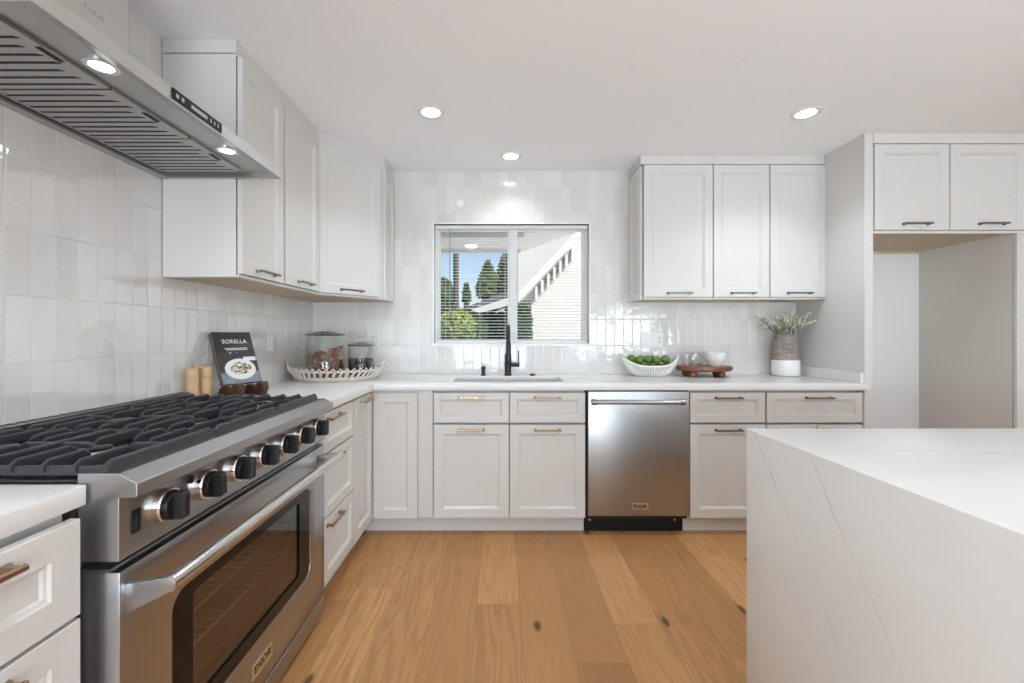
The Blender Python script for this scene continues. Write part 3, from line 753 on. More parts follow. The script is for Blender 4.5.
for y in (1.0687, 1.561):
    lo = MB().lathe([(0.025, HZU + 0.0088), (0.036, HZU + 0.0088), (0.036, HZU + 0.006), (0.027, HZU + 0.005), (0.025, HZU + 0.006)], (-0.968, y, 0)).build('lamp_rim', CHROME, h)
    MB().lathe([(0, HZU + 0.0088), (0.0255, HZU + 0.0088), (0.0255, HZU + 0.0068), (0, HZU + 0.0062)], (-0.968, y, 0)).build('lamp_lens', LAMPC, lo)
    ld = bpy.data.lights.new('hood_lamp', 'SPOT'); ld.energy = 2.2; ld.spot_size = math.radians(120); ld.spot_blend = 0.8; ld.shadow_soft_size = 0.03; ld.color = (0.93, 0.97, 1.0)
    lob = bpy.data.objects.new('hood_lamp', ld); lob.location = (-0.968, y, HZU - 0.002); C.objects.link(lob)

# ------------------------------------------------------------------ upper cabinets
UZ, UDT, UDB = 1.443, 2.346, 1.4575                      # box bottom, door top, door bottom
def crown(mb, pts, z0=UDT + 0.004, z1=CEIL - 0.001):
    """frieze board along a run of front points (x, y), 14 mm thick to the wall side"""
    pass
YU = 2.955
MRU = frame((0, YU + 0.02, 0), (1, 0, 0), (0, -1, 0))
ux = lambda px: (px - VX) * YU / F
def upper_right(x0, x1, doors, label, left_panel=False):
    c = thing('wall_cabinet', ((x0 + x1) / 2, (YU + YB) / 2, UZ), label, 'cabinet', 'wall cabinets right of the window')
    MB().box((x0, YU + 0.048, UZ), (x1, YB - 0.002, CEIL - 0.001)).build('carcass', PAINT, c)
    MB().box((x0, YU - 0.001, UDT + 0.004), (x1, YU + 0.021, CEIL - 0.001), 0.001).build('frieze', PAINT, c)
    MB().box((x0, YU + 0.006, UZ), (x1, YU + 0.021, UDB - 0.003), 0.001).build('light_rail', PAINT, c)
    MB().box((x0 + 0.01, YU + 0.03, UZ - 0.001), (x1 - 0.01, YB - 0.01, UZ + 0.001)).build('underside', MAPLE, c)
    for a, b in doors:
        front(c, 'door', MRU, ux(a - 0.15), ux(b + 0.25), UDB, UDT, ((ux(a) + ux(b)) / 2 + 0.005, UDB + 0.027), BRONZED)
    if left_panel:
        Mp = frame((x0, 0, 0), (0, 1, 0), (-1, 0, 0))
        MB(Mp).shaker(YU + 0.026, YB - 0.003, UZ, UDT, 0.018, 0.05).build('side_panel', PAINT, c, smooth=0)
        MB().box((x0 - 0.019, YU - 0.001, UDT + 0.004), (x0, YB - 0.003, CEIL - 0.001)).build('side_frieze', PAINT, c)
    return c
upper_right(ux(643.5), ux(713.2), [(644.3, 712.6)], 'white single-door wall cabinet just right of the window', True)
upper_right(ux(713.3), NX0 - 0.004, [(714, 769.3), (770.7, 825.6)], 'white double-door wall cabinet above the vase')

XU = -1.058                                             # left uppers door face
MLU = frame((XU - 0.02, 0, 0), (0, 1, 0), (1, 0, 0))
def upper_left(y0, y1, d0, d1, label, end=False):
    c = thing('wall_cabinet', ((XU + XL) / 2, (y0 + y1) / 2, UZ), label, 'cabinet')
    MB().box((XL + 0.002, y0, UZ), (XU - 0.048, y1, CEIL - 0.001)).build('carcass', PAINT, c)
    MB().box((XU - 0.048, y0, UDT + 0.004), (XU - 0.019, y1, CEIL - 0.001), 0.001).build('frieze', PAINT, c)
    MB().box((XU - 0.048, y0, UZ), (XU - 0.010, y1, UDB - 0.003), 0.001).build('light_rail', PAINT, c)
    MB().box((XL + 0.01, y0 + 0.015, UZ - 0.001), (XU - 0.03, y1 - 0.002, UZ + 0.001)).build('underside', MAPLE, c)
    if end:
        MB().box((XL + 0.003, y0 - 0.010, 2.357), (XU - 0.019, y0, CEIL - 0.001), 0.001).build('end_frieze', PAINT, c)
        MB().box((XL + 0.003, y0 - 0.006, UZ), (XU - 0.021, y0, 2.353), 0.001).build('end_panel', PAINT, c)
    front(c, 'door', MLU, d0, d1, UDB, UDT, ((d0 + d1) / 2 + 0.006, UDB + 0.027), BRONZED)
    return c
upper_left(1.802, 2.160, 1.806, 2.154, 'white wall cabinet next to the range hood, with a plain end panel', True)
upper_left(2.162, 2.580, 2.172, 2.574, 'white wall cabinet between the hood-side cabinet and the angled corner cabinet')
# angled corner cabinet
A, B = Vector((XU - 0.018, 2.588, 0)), Vector((-0.792, 2.972, 0))
ud = (B - A).normalized(); nd = Vector((ud.y, -ud.x, 0))
c = thing('corner_wall_cabinet', (-1.1, 2.95, UZ), 'white wall cabinet set at an angle across the corner left of the window', 'cabinet')
A2, B2 = A - nd * 0.021, B - nd * 0.021
MB().prism([(XL + 0.002, 2.583), (A2.x, 2.583), (A2.x, A2.y), (B2.x, B2.y), (-0.790, B2.y + 0.01), (-0.790, YB - 0.002), (XL + 0.002, YB - 0.002)], 2, UZ, CEIL - 0.001).build('carcass', PAINT, c)
MDG = frame(A - nd * 0.02, ud, nd); LD = (B - A).length
MB(MDG).box((-0.004, -0.012, UDT + 0.004), (LD, 0.004, CEIL - 0.001), 0.001).build('frieze', PAINT, c)
MB(MDG).box((0, -0.012, UZ), (LD, 0.010, UDB - 0.003), 0.001).build('light_rail', PAINT, c)
front(c, 'door', MDG, 0.012, LD - 0.022, UDB, UDT, (LD / 2 - 0.005, UDB + 0.027), BRONZED)
MB(frame((-0.790, 0, 0), (0, 1, 0), (1, 0, 0))).shaker(B.y + 0.012, YB - 0.003, UZ, UDT, 0.012, 0.045).build('side_panel', PAINT, c, smooth=0)
MB().prism([(XL + 0.02, 2.60), (A2.x - 0.02, 2.60), (B2.x - 0.03, B2.y), (-0.80, YB - 0.02), (XL + 0.02, YB - 0.02)], 2, UZ - 0.001, UZ + 0.001).build('underside', MAPLE, c)

# refrigerator alcove: tall panel and cabinet above
YP = 2.631
px_ = lambda p: (p - VX) * YP / F
pz_ = lambda p: H - (p - VY) * YP / F
tag(MB().box((2.180, YP, 0), (px_(873.3), YP + 0.028, CEIL - 0.001), 0.0015).build('end_panel', PAINT, loc=(2.2, YP, 0)),
    'tall narrow white panel edge between the counter and the empty refrigerator alcove', 'panel')
c = thing('wall_cabinet', (2.68, 2.9, 1.82), 'white double-door cabinet over the empty refrigerator alcove', 'cabinet')
FX0, FX1 = px_(873.6), AX - 0.002
MB().box((FX0, YP + 0.021, 1.824), (FX1, YB - 0.002, CEIL - 0.001)).build('carcass', PAINT, c)
MB().box((FX0, YP - 0.001, pz_(144) + 0.004), (AX + 0.14, YP + 0.0205, CEIL - 0.001), 0.001).build('frieze', PAINT, c)
MB().box((FX0, YP, 1.812), (AX + 0.14, YP + 0.02, 1.827), 0.001).build('light_rail', PAINT, c)
MB().box((FX0, YP + 0.021, 1.818), (FX1, YB - 0.012, 1.824)).build('underside', MAPLE, c)
MB().box((FX0, YB - 0.02, 1.802), (FX1, YB - 0.004, 1.818)).build('rear_cleat', MAPLE, c)
MFR = frame((0, YP + 0.02, 0), (1, 0, 0), (0, -1, 0))
front(c, 'door', MFR, px_(875), px_(949.6), pz_(229.8), pz_(144), ((px_(915.5)), pz_(224)), BRONZED)
front(c, 'door', MFR, px_(950.7), px_(1026), pz_(229.8), pz_(144), ((px_(991.5)), pz_(224)), BRONZED)
tag(MB().box((AX + 0.001, YP - 0.001, 0), (AX + 0.14, YP + 0.02, 1.811), 0.0015).build('end_panel', PAINT, loc=(AX + 0.07, YP, 0)),
    'white panel edge right of the empty refrigerator alcove at the photo edge', 'panel')

# ------------------------------------------------------------------ island
IX, IYF, IYN, IXR = 0.770, 1.375, 0.22, 2.75
i_ = thing('kitchen_island', (1.7, 0.8, 0), 'white quartz waterfall island with a grey-veined end panel in the right foreground', 'island')
q = MB(); q.prism([(IX, 0.0), (IX, CT1), (IXR, CT1), (IXR, 0), (IXR - 0.04, 0), (IXR - 0.04, CT1 - 0.04), (IX + 0.04, CT1 - 0.04), (IX + 0.04, 0.0)], 1, IYN, IYF, bev=0.002)
q.build('waterfall_top', QUARTZ_I, i_)
q = MB(); q.box((IX + 0.041, IYN + 0.28, 0.10), (IXR - 0.041, IYF - 0.03, CT1 - 0.041)); q.build('carcass', PAINT, i_)
MB().box((IX + 0.041, IYN + 0.30, 0.0), (IXR - 0.041, IYF - 0.10, 0.10)).build('toe_kick', PAINT, i_)
MIS = frame((0, IYF - 0.03, 0), (1, 0, 0), (0, 1, 0))
for k in range(4):
    u0 = IX + 0.05 + k * 0.47
    MB(MIS).shaker(u0, u0 + 0.464, 0.11, CT1 - 0.05).build('door', PAINT, i_, smooth=0)

# ------------------------------------------------------------------ blind
BY = YB + 0.042
bl = thing('window_blind', ((WX0 + WX1) / 2, BY, WZ0), 'white slatted blind with open slats hanging in the kitchen window', 'blind')
MB().box((WX0 + 0.006, BY - 0.018, WZ1 - 0.030), (WX1 - 0.006, BY + 0.018, WZ1 - 0.004), 0.002).build('headrail', SLAT, bl)
q = MB(); nsl = 36; z_hi, z_lo = WZ1 - 0.046, WZ0 + 0.042
for k in range(nsl):
    z = z_lo + (z_hi - z_lo) * k / (nsl - 1)
    sec = []
    for j in range(5):
        w = (j / 4 - 0.5) * 0.025; sec.append((w, 0.0016 * (1 - (2 * j / 4 - 1) ** 2) + w * 0.16))
    loop = sec + [(w, hh - 0.0007) for w, hh in reversed(sec)]
    q.loops([[(x, BY + w, z + hh) for w, hh in loop] for x in (WX0 + 0.010, WX1 - 0.010)])
q.build('slats', SLAT, bl)
MB().box((WX0 + 0.010, BY - 0.013, WZ0 + 0.016), (WX1 - 0.010, BY + 0.013, WZ0 + 0.030), 0.003).build('bottom_rail', SLAT, bl)
q = MB()
for px in (446, 480, 505, 541, 567.5, 574):
    x = at(px, 0, BY).x; q.cyl((x, BY - 0.0145, z_lo - 0.02), (x, BY - 0.0145, z_hi + 0.02), 0.0012, n=6)
q.build('cords', SLAT, bl)
wx = at(449.8, 0, BY - 0.022).x
q = MB(); q.cyl((wx, BY - 0.024, 1.33), (wx, BY - 0.024, WZ1 - 0.03), 0.0035, n=8); q.build('tilt_wand', mat('clear_grey_acrylic', (0.33, 0.34, 0.35), 0.2, noise=0.05), bl)

# ------------------------------------------------------------------ recessed lights
def downlight(x, y, label, power):
    o = thing('recessed_light', (x, y, CEIL), label, 'ceiling light', 'recessed ceiling lights')
    MB().lathe([(0.048, -0.0005), (0.074, -0.0005), (0.074, -0.004), (0.066, -0.007), (0.054, -0.006), (0.049, -0.003)], (x, y, CEIL)).build('trim_ring', PLASTIC, o)
    MB().lathe([(0, -0.001), (0.0485, -0.001), (0.0485, -0.0035), (0, -0.0045)], (x, y, CEIL)).build('lens', LAMP, o)
    ld = bpy.data.lights.new('downlight', 'SPOT'); ld.spot_size = math.radians(130); ld.spot_blend = 0.8; ld.shadow_soft_size = 0.045; ld.energy = power; ld.color = (0.865, 0.985, 1.085)
    lo = bpy.data.objects.new('downlight', ld); lo.location = (x, y, CEIL - 0.012); C.objects.link(lo)
DL = 37.0
downlight(-0.374, 2.382, 'lit round recessed ceiling light, the left one, above the floor before the corner', DL)
downlight(0.074, 2.971, 'lit round recessed ceiling light closest to the window wall', DL * 0.38)
downlight(1.664, 2.393, 'lit round recessed ceiling light on the right, near the refrigerator alcove', DL)
for x, y, w in ((-0.374, 0.55, 'near the hood, behind the camera position'), (1.664, 0.45, 'over the island end'), (0.65, -1.2, 'over the middle of the room'),
                (2.9, -1.2, 'over the far side of the room'), (-0.6, -2.4, 'by the glazed door'), (2.9, 1.1, 'right of the island')):
    downlight(x, y, 'round recessed ceiling light ' + w, DL)

# globe chandelier behind the camera; the second beyond the island is added fill light
GLOBE = emit('frosted_globe', (1.0, 0.98, 0.95), 3.0)
def chandelier(x, y, label, power):
    o = thing('globe_chandelier', (x, y, CEIL), label, 'ceiling lamp')
    MB().lathe([(0, -0.001), (0.065, -0.001), (0.065, -0.02), (0.05, -0.03), (0, -0.03)], (x, y, CEIL)).build('canopy', BRONZED, o)
    q = MB(); q.cyl((x, y, CEIL - 0.03), (x, y, 1.98), 0.008, n=10)
    for k in range(3):
        a = 2 * PI * k / 3 + 0.4; q.tube([(x, y, 1.98), (x + 0.12 * math.cos(a), y + 0.12 * math.sin(a), 1.955), (x + 0.24 * math.cos(a), y + 0.24 * math.sin(a), 1.985)], 0.007, 8)
    q.build('frame', BRONZED, o)
    for k in range(3):
        a = 2 * PI * k / 3 + 0.4; p = (x + 0.24 * math.cos(a), y + 0.24 * math.sin(a), 2.04)
        MB().sphere(p, 0.055, sub=3).build('globe', GLOBE, o)
        ld = bpy.data.lights.new('globe_lamp', 'POINT'); ld.energy = power / 3; ld.shadow_soft_size = 0.06; ld.color = (0.88, 0.97, 1.07)
        lo = bpy.data.objects.new('globe_lamp', ld); lo.location = p; C.objects.link(lo)
chandelier(0.35, -0.75, 'three-globe bronze chandelier behind the camera position', 8)
chandelier(2.9, -0.2, 'added three-globe bronze chandelier beyond the island end, an unseen fill light', 12)

# ------------------------------------------------------------------ wall plates
def plate(name, label, M, u0, u1, v0, v1, gangs, kind):
    o = tag(MB(M).box((u0, 0.0005, v0), (u1, 0.006, v1), 0.0015).build(name, PLASTIC, loc=M @ Vector(((u0 + u1) / 2, 0, (v0 + v1) / 2))), label, 'outlet' if 'outlet' in name else 'switch')
    w = (u1 - u0) / gangs
    for g in range(gangs):
        cu, cv = u0 + w * (g + 0.5), (v0 + v1) / 2
        k = kind[g]
        MB(M).box((cu - 0.0165, 0.006, cv - 0.033), (cu + 0.0165, 0.0085, cv + 0.033), 0.001).build('rocker' if k == 's' else 'receptacle', PLASTIC, o)
        if k == 'o':
            q = MB(M)
            for sv in (-0.017, 0.017):
                for du in (-0.006, 0.006): q.box((cu + du - 0.001, 0.0085, cv + sv - 0.004), (cu + du + 0.001, 0.0089, cv + sv + 0.004))
                q.box((cu - 0.002, 0.0085, cv + sv - 0.011), (cu + 0.002, 0.0089, cv + sv - 0.007))
            q.build('sockets', DARK, o)
MW = frame((0, YB, 0), (1, 0, 0), (0, -1, 0)); ML = frame((XL, 0, 0), (0, 1, 0), (1, 0, 0))
wx_ = lambda px: (px - VX) * YB / F
wz_ = lambda py: H - (py - VY) * YB / F
plate('outlet_plate', 'white triple wall plate on the tile above the bowl of limes', MW, wx_(640), wx_(663), wz_(347.5), wz_(332), 3, 'sso')
plate('outlet_plate', 'white outlet plate on the back wall tile behind the small jar', MW, wx_(367), wx_(379), wz_(347), wz_(331), 1, 'o')
YQ = 1.38 * F / (500 - 269.5)
plate('switch_plate', 'white switch plate on the left wall tile beside the cookbook', ML, YQ - 0.037, YQ + 0.037, H - (351 - VY) * YQ / F, H - (331 - VY) * YQ / F, 1, 's')

# ------------------------------------------------------------------ pepper mills
def mill(x, y, label):
    o = thing('pepper_mill', (x, y, CT1), label, 'pepper mill', 'wooden mills beside the range'); o.scale = (0.95, 0.95, 0.95)
    MB().lathe([(0, 0), (0.0275, 0), (0.0280, 0.006), (0.0262, 0.055), (0.0250, 0.098), (0.0245, 0.101), (0, 0.101)], (x, y, CT1)).build('body', BEECH, o)
    MB().lathe([(0, 0.102), (0.0250, 0.102), (0.0258, 0.108), (0.0262, 0.140), (0.0245, 0.150), (0.012, 0.155), (0, 0.156)], (x, y, CT1)).build('head', BEECH, o)
    MB().lathe([(0, 0.155), (0.0035, 0.155), (0.0035, 0.159), (0.0062, 0.163), (0.0062, 0.167), (0.003, 0.170), (0, 0.170)], (x, y, CT1), n=16).build('finial', BRONZE, o)
mill(-1.3475, 1.928, 'beech wood pepper mill on the left of the pair beside the range')
mill(-1.3455, 2.012, 'beech wood pepper mill on the right of the pair, nearer the cookbook')

# ------------------------------------------------------------------ cookbook on its stand
nb = Vector((0.90, -0.436, 0)).normalized(); wb = Vector((-nb.y, nb.x, 0)); wb = Vector((0.436, 0.90, 0)).normalized()
kz = 0.975
Bl = Vector((-1.270, 2.02, kz)); Wd, Ht = 0.193, 0.262
lean = 0.096
vb = (Vector((0, 0, 0.245)) - nb * lean).normalized()
nn = wb.cross(vb).normalized()
if nn.dot(nb) < 0: nn = -nn
def bookM(): 
    M = Matrix.Identity(4)
    for i in range(3): M[i][0], M[i][1], M[i][2], M[i][3] = wb[i], nn[i], vb[i], Bl[i]
    return M
BM = bookM()
bk = thing('cookbook', tuple(Bl), 'dark-covered cookbook with a plate of food on its cover, propped on a wooden stand', 'book')
COVER = mat('dark_brown_cover', (0.040, 0.031, 0.030), 0.42, noise=0.15, nscale=9)
PAGES = wood_material('page_edges', (0.13, 0.085, 0.055), (0.27, 0.19, 0.13), (60, 60, 1), 0.8)
q = MB(BM); q.box((0, -0.002, 0), (Wd, 0.0, Ht), 0.0006); q.box((0, -0.022, 0), (Wd, -0.020, Ht), 0.0006); q.box((Wd - 0.002, -0.022, 0), (Wd, 0, Ht), 0.0006)
cv = q.build('cover', COVER, bk)
MB(BM).box((0.003, -0.0198, 0.003), (Wd - 0.003, -0.0022, Ht - 0.003)).build('pages', PAGES, bk)
WHT = mat('cover_white', (0.75, 0.74, 0.72), 0.4, noise=0.02)
lettering('title', 'SORELLA', 0.028, BM @ Vector((0.102, 0.0002, 0.212)), wb, vb, WHT, cv, ext=0.0002, spacing=1.12, bold=0.0006)
q = MB(BM)
for z, a, b, t in ((0.178, 0.045, 0.160, 0.0020), (0.171, 0.052, 0.157, 0.0020)):
    x = a
    while x < b:
        w = random.uniform(0.006, 0.014); q.box((x, 0.0001, z - t), (min(b, x + w), 0.0005, z + t)); x += w + 0.0022
q.sphere((0.068, 0.0002, 0.155), 0.006, (1, 0.05, 0.4), 2); q.box((0.10, 0.0001, 0.1535), (0.102, 0.0004, 0.159))
q.build('subtitle_lines', WHT, cv)
CL = mat('cover_cloth_blue', (0.20, 0.23, 0.27), 0.5, noise=0.5, nscale=25)
MB(BM).box((0.002, 0.0001, 0.002), (Wd - 0.002, 0.0003, 0.058)).build('cover_picture_table', CL, cv)
def disc(mb, cx, cz, rx, rz, n0, n1, k=40):
    mb.prism([(cx + rx * math.cos(2 * PI * i / k), cz + rz * math.sin(2 * PI * i / k)) for i in range(k)], 1, n0, n1)
q = MB(BM); disc(q, 0.100, 0.072, 0.076, 0.052, 0.0004, 0.0008); q.box((0.125, 0.0003, 0.112), (Wd - 0.004, 0.0007, 0.132))
q.build('cover_picture_plate', WHT, cv)
cols = [(0.42, 0.22, 0.09), (0.55, 0.36, 0.18), (0.20, 0.09, 0.04), (0.70, 0.58, 0.42), (0.10, 0.12, 0.05)]
for ci, cc in enumerate(cols):
    q = MB(BM); rnd = random.Random(40 + ci)
    for k in range(16):
        a, rr = rnd.uniform(0, 2 * PI), math.sqrt(rnd.random())
        disc(q, 0.104 + 0.050 * rr * math.cos(a), 0.075 + 0.030 * rr * math.sin(a), rnd.uniform(0.004, 0.009), rnd.uniform(0.003, 0.006), 0.0009, 0.0011 + 0.0001 * ci, 8)
    q.build('cover_picture_food', mat('cover_food_tone', cc, 0.5, noise=0.2, nscale=60), cv)
# stand: two angled feet with upturned lips and a back rest
st = thing('book_stand', (-1.22, 2.10, CT1), 'dark walnut book stand on the counter under the cookbook', 'book stand')
for t0 in (0.030, 0.150):
    O = Bl + wb * t0; O.z = CT1
    Mf = Matrix.Identity(4)
    for i in range(3): Mf[i][0], Mf[i][1], Mf[i][2], Mf[i][3] = wb[i], nb[i], (0, 0, 1)[i], O[i]
    q = MB(Mf)
    q.prism([(-0.070, 0.0), (0.070, 0.0), (0.088, 0.040), (0.078, 0.066), (0.050, 0.066), (0.036, 0.050), (0.028, 0.034), (-0.030, 0.050), (-0.050, 0.040)], 0, -0.017, 0.017, bev=0.002)
    q.build('foot', WALNUT, st)
O = Bl.copy(); O.z = CT1
Mf = Matrix.Identity(4)
for i in range(3): Mf[i][0], Mf[i][1], Mf[i][2], Mf[i][3] = wb[i], nb[i], (0, 0, 1)[i], O[i]
MB(Mf).box((0.03, -0.055, 0.006), (0.15, -0.025, 0.030), 0.002).build('crossbar', WALNUT, st)

# ------------------------------------------------------------------ rattan tray with jars
tx, ty = -1.072, 2.905
tray = thing('rattan_tray', (tx, ty, CT1), 'round whitewashed rattan tray with scalloped rim in the counter corner', 'tray')
EA, EB = 0.248, 0.235
el = lambda a, k, z: (tx + EA * k * math.cos(a), ty + EB * k * math.sin(a), CT1 + z)
MB().lathe([(0, 0.004), (0.99, 0.004), (0.99, 0.012), (0, 0.012)], (tx, ty, CT1), n=60, sx=EA, sy=EB).build('base', RATTAN, tray)
q = MB()
for z, k in ((0.006, 1.0), (0.015, 1.03), (0.022, 1.05)):
    q.tube([el(2 * PI * i / 72, k + 0.006 * (-1) ** i, z) for i in range(72)], 0.0062, 6, True)
q.build('lower_braid', RATTAN, tray)
q = MB(); ns = 46
for i in range(ns):
    a = 2 * PI * i / ns
    for da in (0.0, 0.032):
        q.tube([el(a + da, 1.04, 0.018), el(a + da + 0.03, 1.12, 0.045), el(a + da + 0.07, 1.19, 0.066)], 0.0042, 5)
q.build('stakes', RATTAN, tray)
q = MB()
q.tube([el(2 * PI * i / 90, 1.19, 0.064) for i in range(90)], 0.0050, 6, True)
q.tube([el(2 * PI * i / 138, 1.20 + (0.012 if i % 3 == 1 else 0), 0.068 + (0.016 if i % 3 == 1 else 0)) for i in range(138)], 0.0045, 6, True)
q.build('rim', RATTAN, tray)
for a0, yaw in ((PI + 0.25, 0), (0.12, 0)):
    pts = []
    for j in range(11):
        t = j / 10; a = a0 + (t - 0.5) * 0.42
        lift = math.sin(PI * t); pts.append(el(a, 1.17 + 0.07 * lift, 0.062 + 0.062 * lift))
    MB().tube(pts, 0.0055, 8).build('handle', RATTAN, tray)

def jar(x, y, z, rad, hgt, lidh, label, ring=False):
    o = thing('glass_jar', (x, y, z), label, 'jar', 'glass storage jars on the rattan tray')
    w = 0.004
    MB().lathe([(0, 0), (rad * 0.94, 0), (rad, 0.010), (rad, hgt * 0.86), (rad * 0.95, hgt * 0.93), (rad * 0.93, hgt), (rad * 0.93 - w, hgt), (rad * 0.95 - w, hgt * 0.93), (rad - w, hgt * 0.86), (rad - w, 0.012), (0, 0.008)], (x, y, z), n=48).build('body', CLEAR, o)
    zz = hgt + 0.001
    lid = MB().lathe([(0, zz + 0.010), (rad * 0.96, zz + 0.004), (rad * 1.03, zz), (rad * 1.04, zz + 0.006), (rad * 1.0, zz + 0.012), (rad * 0.62, zz + 0.020), (rad * 0.50, zz + lidh * 0.50), (0, zz + lidh * 0.62)], (x, y, z), n=48).build('lid', LIDM, o)
    if ring:
        pts = [(x + 0.026 * math.cos(2 * PI * i / 24), y, z + zz + lidh * 0.62 + 0.016 + 0.020 * math.sin(2 * PI * i / 24)) for i in range(24)]
        MB().tube(pts, 0.006, 8, True).build('knob', CLEAR, lid)
    else:
        b = zz + lidh * 0.60
        MB().lathe([(0.012, b), (0.012, b + 0.008), (0.024, b + 0.016), (0.026, b + 0.024), (0.018, b + 0.032), (0, b + 0.034)], (x, y, z), n=24).build('knob', CLEAR, lid)
    return o
LIDM = glass('lid_glass', (0.52, 0.50, 0.48), 0.8, 0.06, 0.15)
jx1, jy1 = -1.150, 2.895; jx2, jy2 = -0.925, 2.935; jz = CT1 + 0.0125
jar(jx1, jy1, jz, 0.120, 0.270, 0.052, 'large lidded glass jar of brown pecans on the rattan tray')
jar(jx2, jy2, jz, 0.086, 0.200, 0.044, 'smaller lidded glass jar of black beans on the rattan tray', True)
# fillings, uncountable
PECAN = mat('pecan_shells', (0.21, 0.085, 0.048), 0.5, noise=0.75, nscale=35)
BEAN = mat('black_beans', (0.018, 0.017, 0.018), 0.3, noise=0.3, nscale=40)
def filling(name, x, y, rad, h0, slope, m, n, sz, label, cat, seed):
    rnd = random.Random(seed); q = MB()
    def top(dx): return h0 + slope * dx / rad
    k = 40
    L = [[(x + rr * math.cos(2 * PI * i / k), y + rr * math.sin(2 * PI * i / k), jz + (0.0095 if lv == 0 else top(rr * math.cos(2 * PI * i / k)) - sz)) for i in range(k)] for lv, rr in ((0, rad - 0.018), (1, rad - 0.018))]
    q.loops(L)
    base = bmesh.new(); bmesh.ops.create_icosphere(base, subdivisions=1, radius=1.0)
    for i in range(n):
        a = rnd.uniform(0, 2 * PI); wall = rnd.random() < 0.72
        rr = (rad - 0.006 - sz * 0.55) if wall else math.sqrt(rnd.random()) * (rad - 0.02)
        dx = rr * math.cos(a); tz = top(dx)
        z = rnd.uniform(0.010 + sz * 0.7, tz) if wall else tz - sz * 0.4 + rnd.uniform(0, sz * 0.5)
        t = base.copy()
        R = Matrix.Rotation(rnd.uniform(0, PI), 4, 'Z') @ Matrix.Rotation(rnd.uniform(-0.8, 0.8), 4, 'X')
        q._take(t, Matrix.Translation((x + dx, y + rr * math.sin(a), jz + z)) @ R @ Matrix.Diagonal((sz * 0.62, sz * 0.55, sz * 0.9, 1)))
    base.free()
    tag(q.build(name, m, loc=(x, y, jz + 0.01), smooth=60), label, cat, kind='stuff')
filling('pecans', jx1, jy1, 0.120, 0.165, 0.030, PECAN, 430, 0.0175, 'brown pecans filling the large glass jar, heaped to the right', 'nuts', 3)
filling('black_beans', jx2, jy2, 0.086, 0.116, 0.0, BEAN, 620, 0.0075, 'black beans half filling the smaller glass jar', 'beans', 5)

# ------------------------------------------------------------------ bowl of limes
bxc, byc = at(650, 0, 3.10).x, 3.10
q = MB(); nA, nR = 120, 12
def bowl_pt(a, t, inner=False):
    ca, sa = math.cos(a), math.sin(a)
    tip = 0.5 + 0.5 * math.cos(2 * a)
    hz = (0.072 + 0.056 * tip ** 1.6 + (0.010 if ca > 0 else 0.0) * tip) * (t ** 1.35)
    e = t ** 0.62
    rx, ry = 0.085 + (0.198 - 0.085) * e, 0.060 + (0.104 - 0.060) * e
    rib = 1 + (-0.035 if not inner else -0.07)
    return Vector((bxc + rx * ca * rib, byc + ry * sa * rib, CT1 + hz + (0.007 if inner and t < 0.05 else 0)))
outer = [[bowl_pt(2 * PI * i / nA, j / nR) for i in range(nA)] for j in range(nR + 1)]
inner = [[bowl_pt(2 * PI * i / nA, j / nR, True) for i in range(nA)] for j in range(nR, -1, -1)]
q.loops(outer + inner)
fb = thing('fruit_bowl', (bxc, byc, CT1), 'white ribbed boat-shaped bowl heaped with limes on the counter', 'bowl')
q.build('shell', mat('bowl_gap_shade', (0.52, 0.50, 0.47), 0.5, noise=0.05), fb, smooth=60)  # white bowl's shell greyed so the gaps between its ribs look shaded
q = MB(); nb_ = 60
for i in range(nb_):
    a = 2 * PI * i / nb_
    q.tube([bowl_pt(a, t) + Vector((0.004 * math.cos(a), 0.004 * math.sin(a), 0.003 * (1 - t))) for t in (0.02, 0.15, 0.35, 0.6, 0.8, 1.0)], 0.0052, 6)
q.build('ribs', CERAMIC, fb, smooth=60)
q = MB(); q.tube([bowl_pt(2 * PI * i / 90, 1.0) for i in range(90)], 0.0062, 8, True); q.build('rim', CERAMIC, fb, smooth=60)
lime_me = None
spots = [(-0.112, 0.000, 0.068), (-0.052, -0.034, 0.058), (0.010, -0.036, 0.058), (0.070, -0.030, 0.059), (0.125, 0.000, 0.072), (-0.056, 0.034, 0.060), (0.006, 0.034, 0.060),
         (0.068, 0.034, 0.061), (-0.022, -0.010, 0.118), (0.042, -0.012, 0.112), (-0.080, -0.008, 0.112), (0.104, -0.010, 0.118), (-0.135, -0.004, 0.122), (-0.046, 0.045, 0.116), (0.030, 0.048, 0.113)]
for k, (dx, dy, dz) in enumerate(spots):
    p = Vector((bxc + dx, byc + dy, CT1 + dz))
    if lime_me is None:
        q = MB(); prof = [(0, -0.0345), (0.004, -0.0330), (0.012, -0.0285), (0.022, -0.0200), (0.0285, -0.008), (0.0290, 0.006), (0.0235, 0.0195), (0.013, 0.0285), (0.0055, 0.0330), (0.0035, 0.0365), (0, 0.037)]
        q.lathe(prof, n=24); lo = q.build('lime', LIME, loc=(0, 0, 0), smooth=80); lime_me = lo
    else:
        lo = lime_me.copy(); C.objects.link(lo)
    lo.location = p; lo.rotation_euler = (random.uniform(1.1, 2.0), random.uniform(-0.4, 0.4), random.uniform(0, 6.28)); lo.scale = [random.uniform(0.93, 1.03)] * 3
    tag(lo, 'green lime heaped in the white ribbed bowl on the counter', 'lime', 'limes in the bowl')

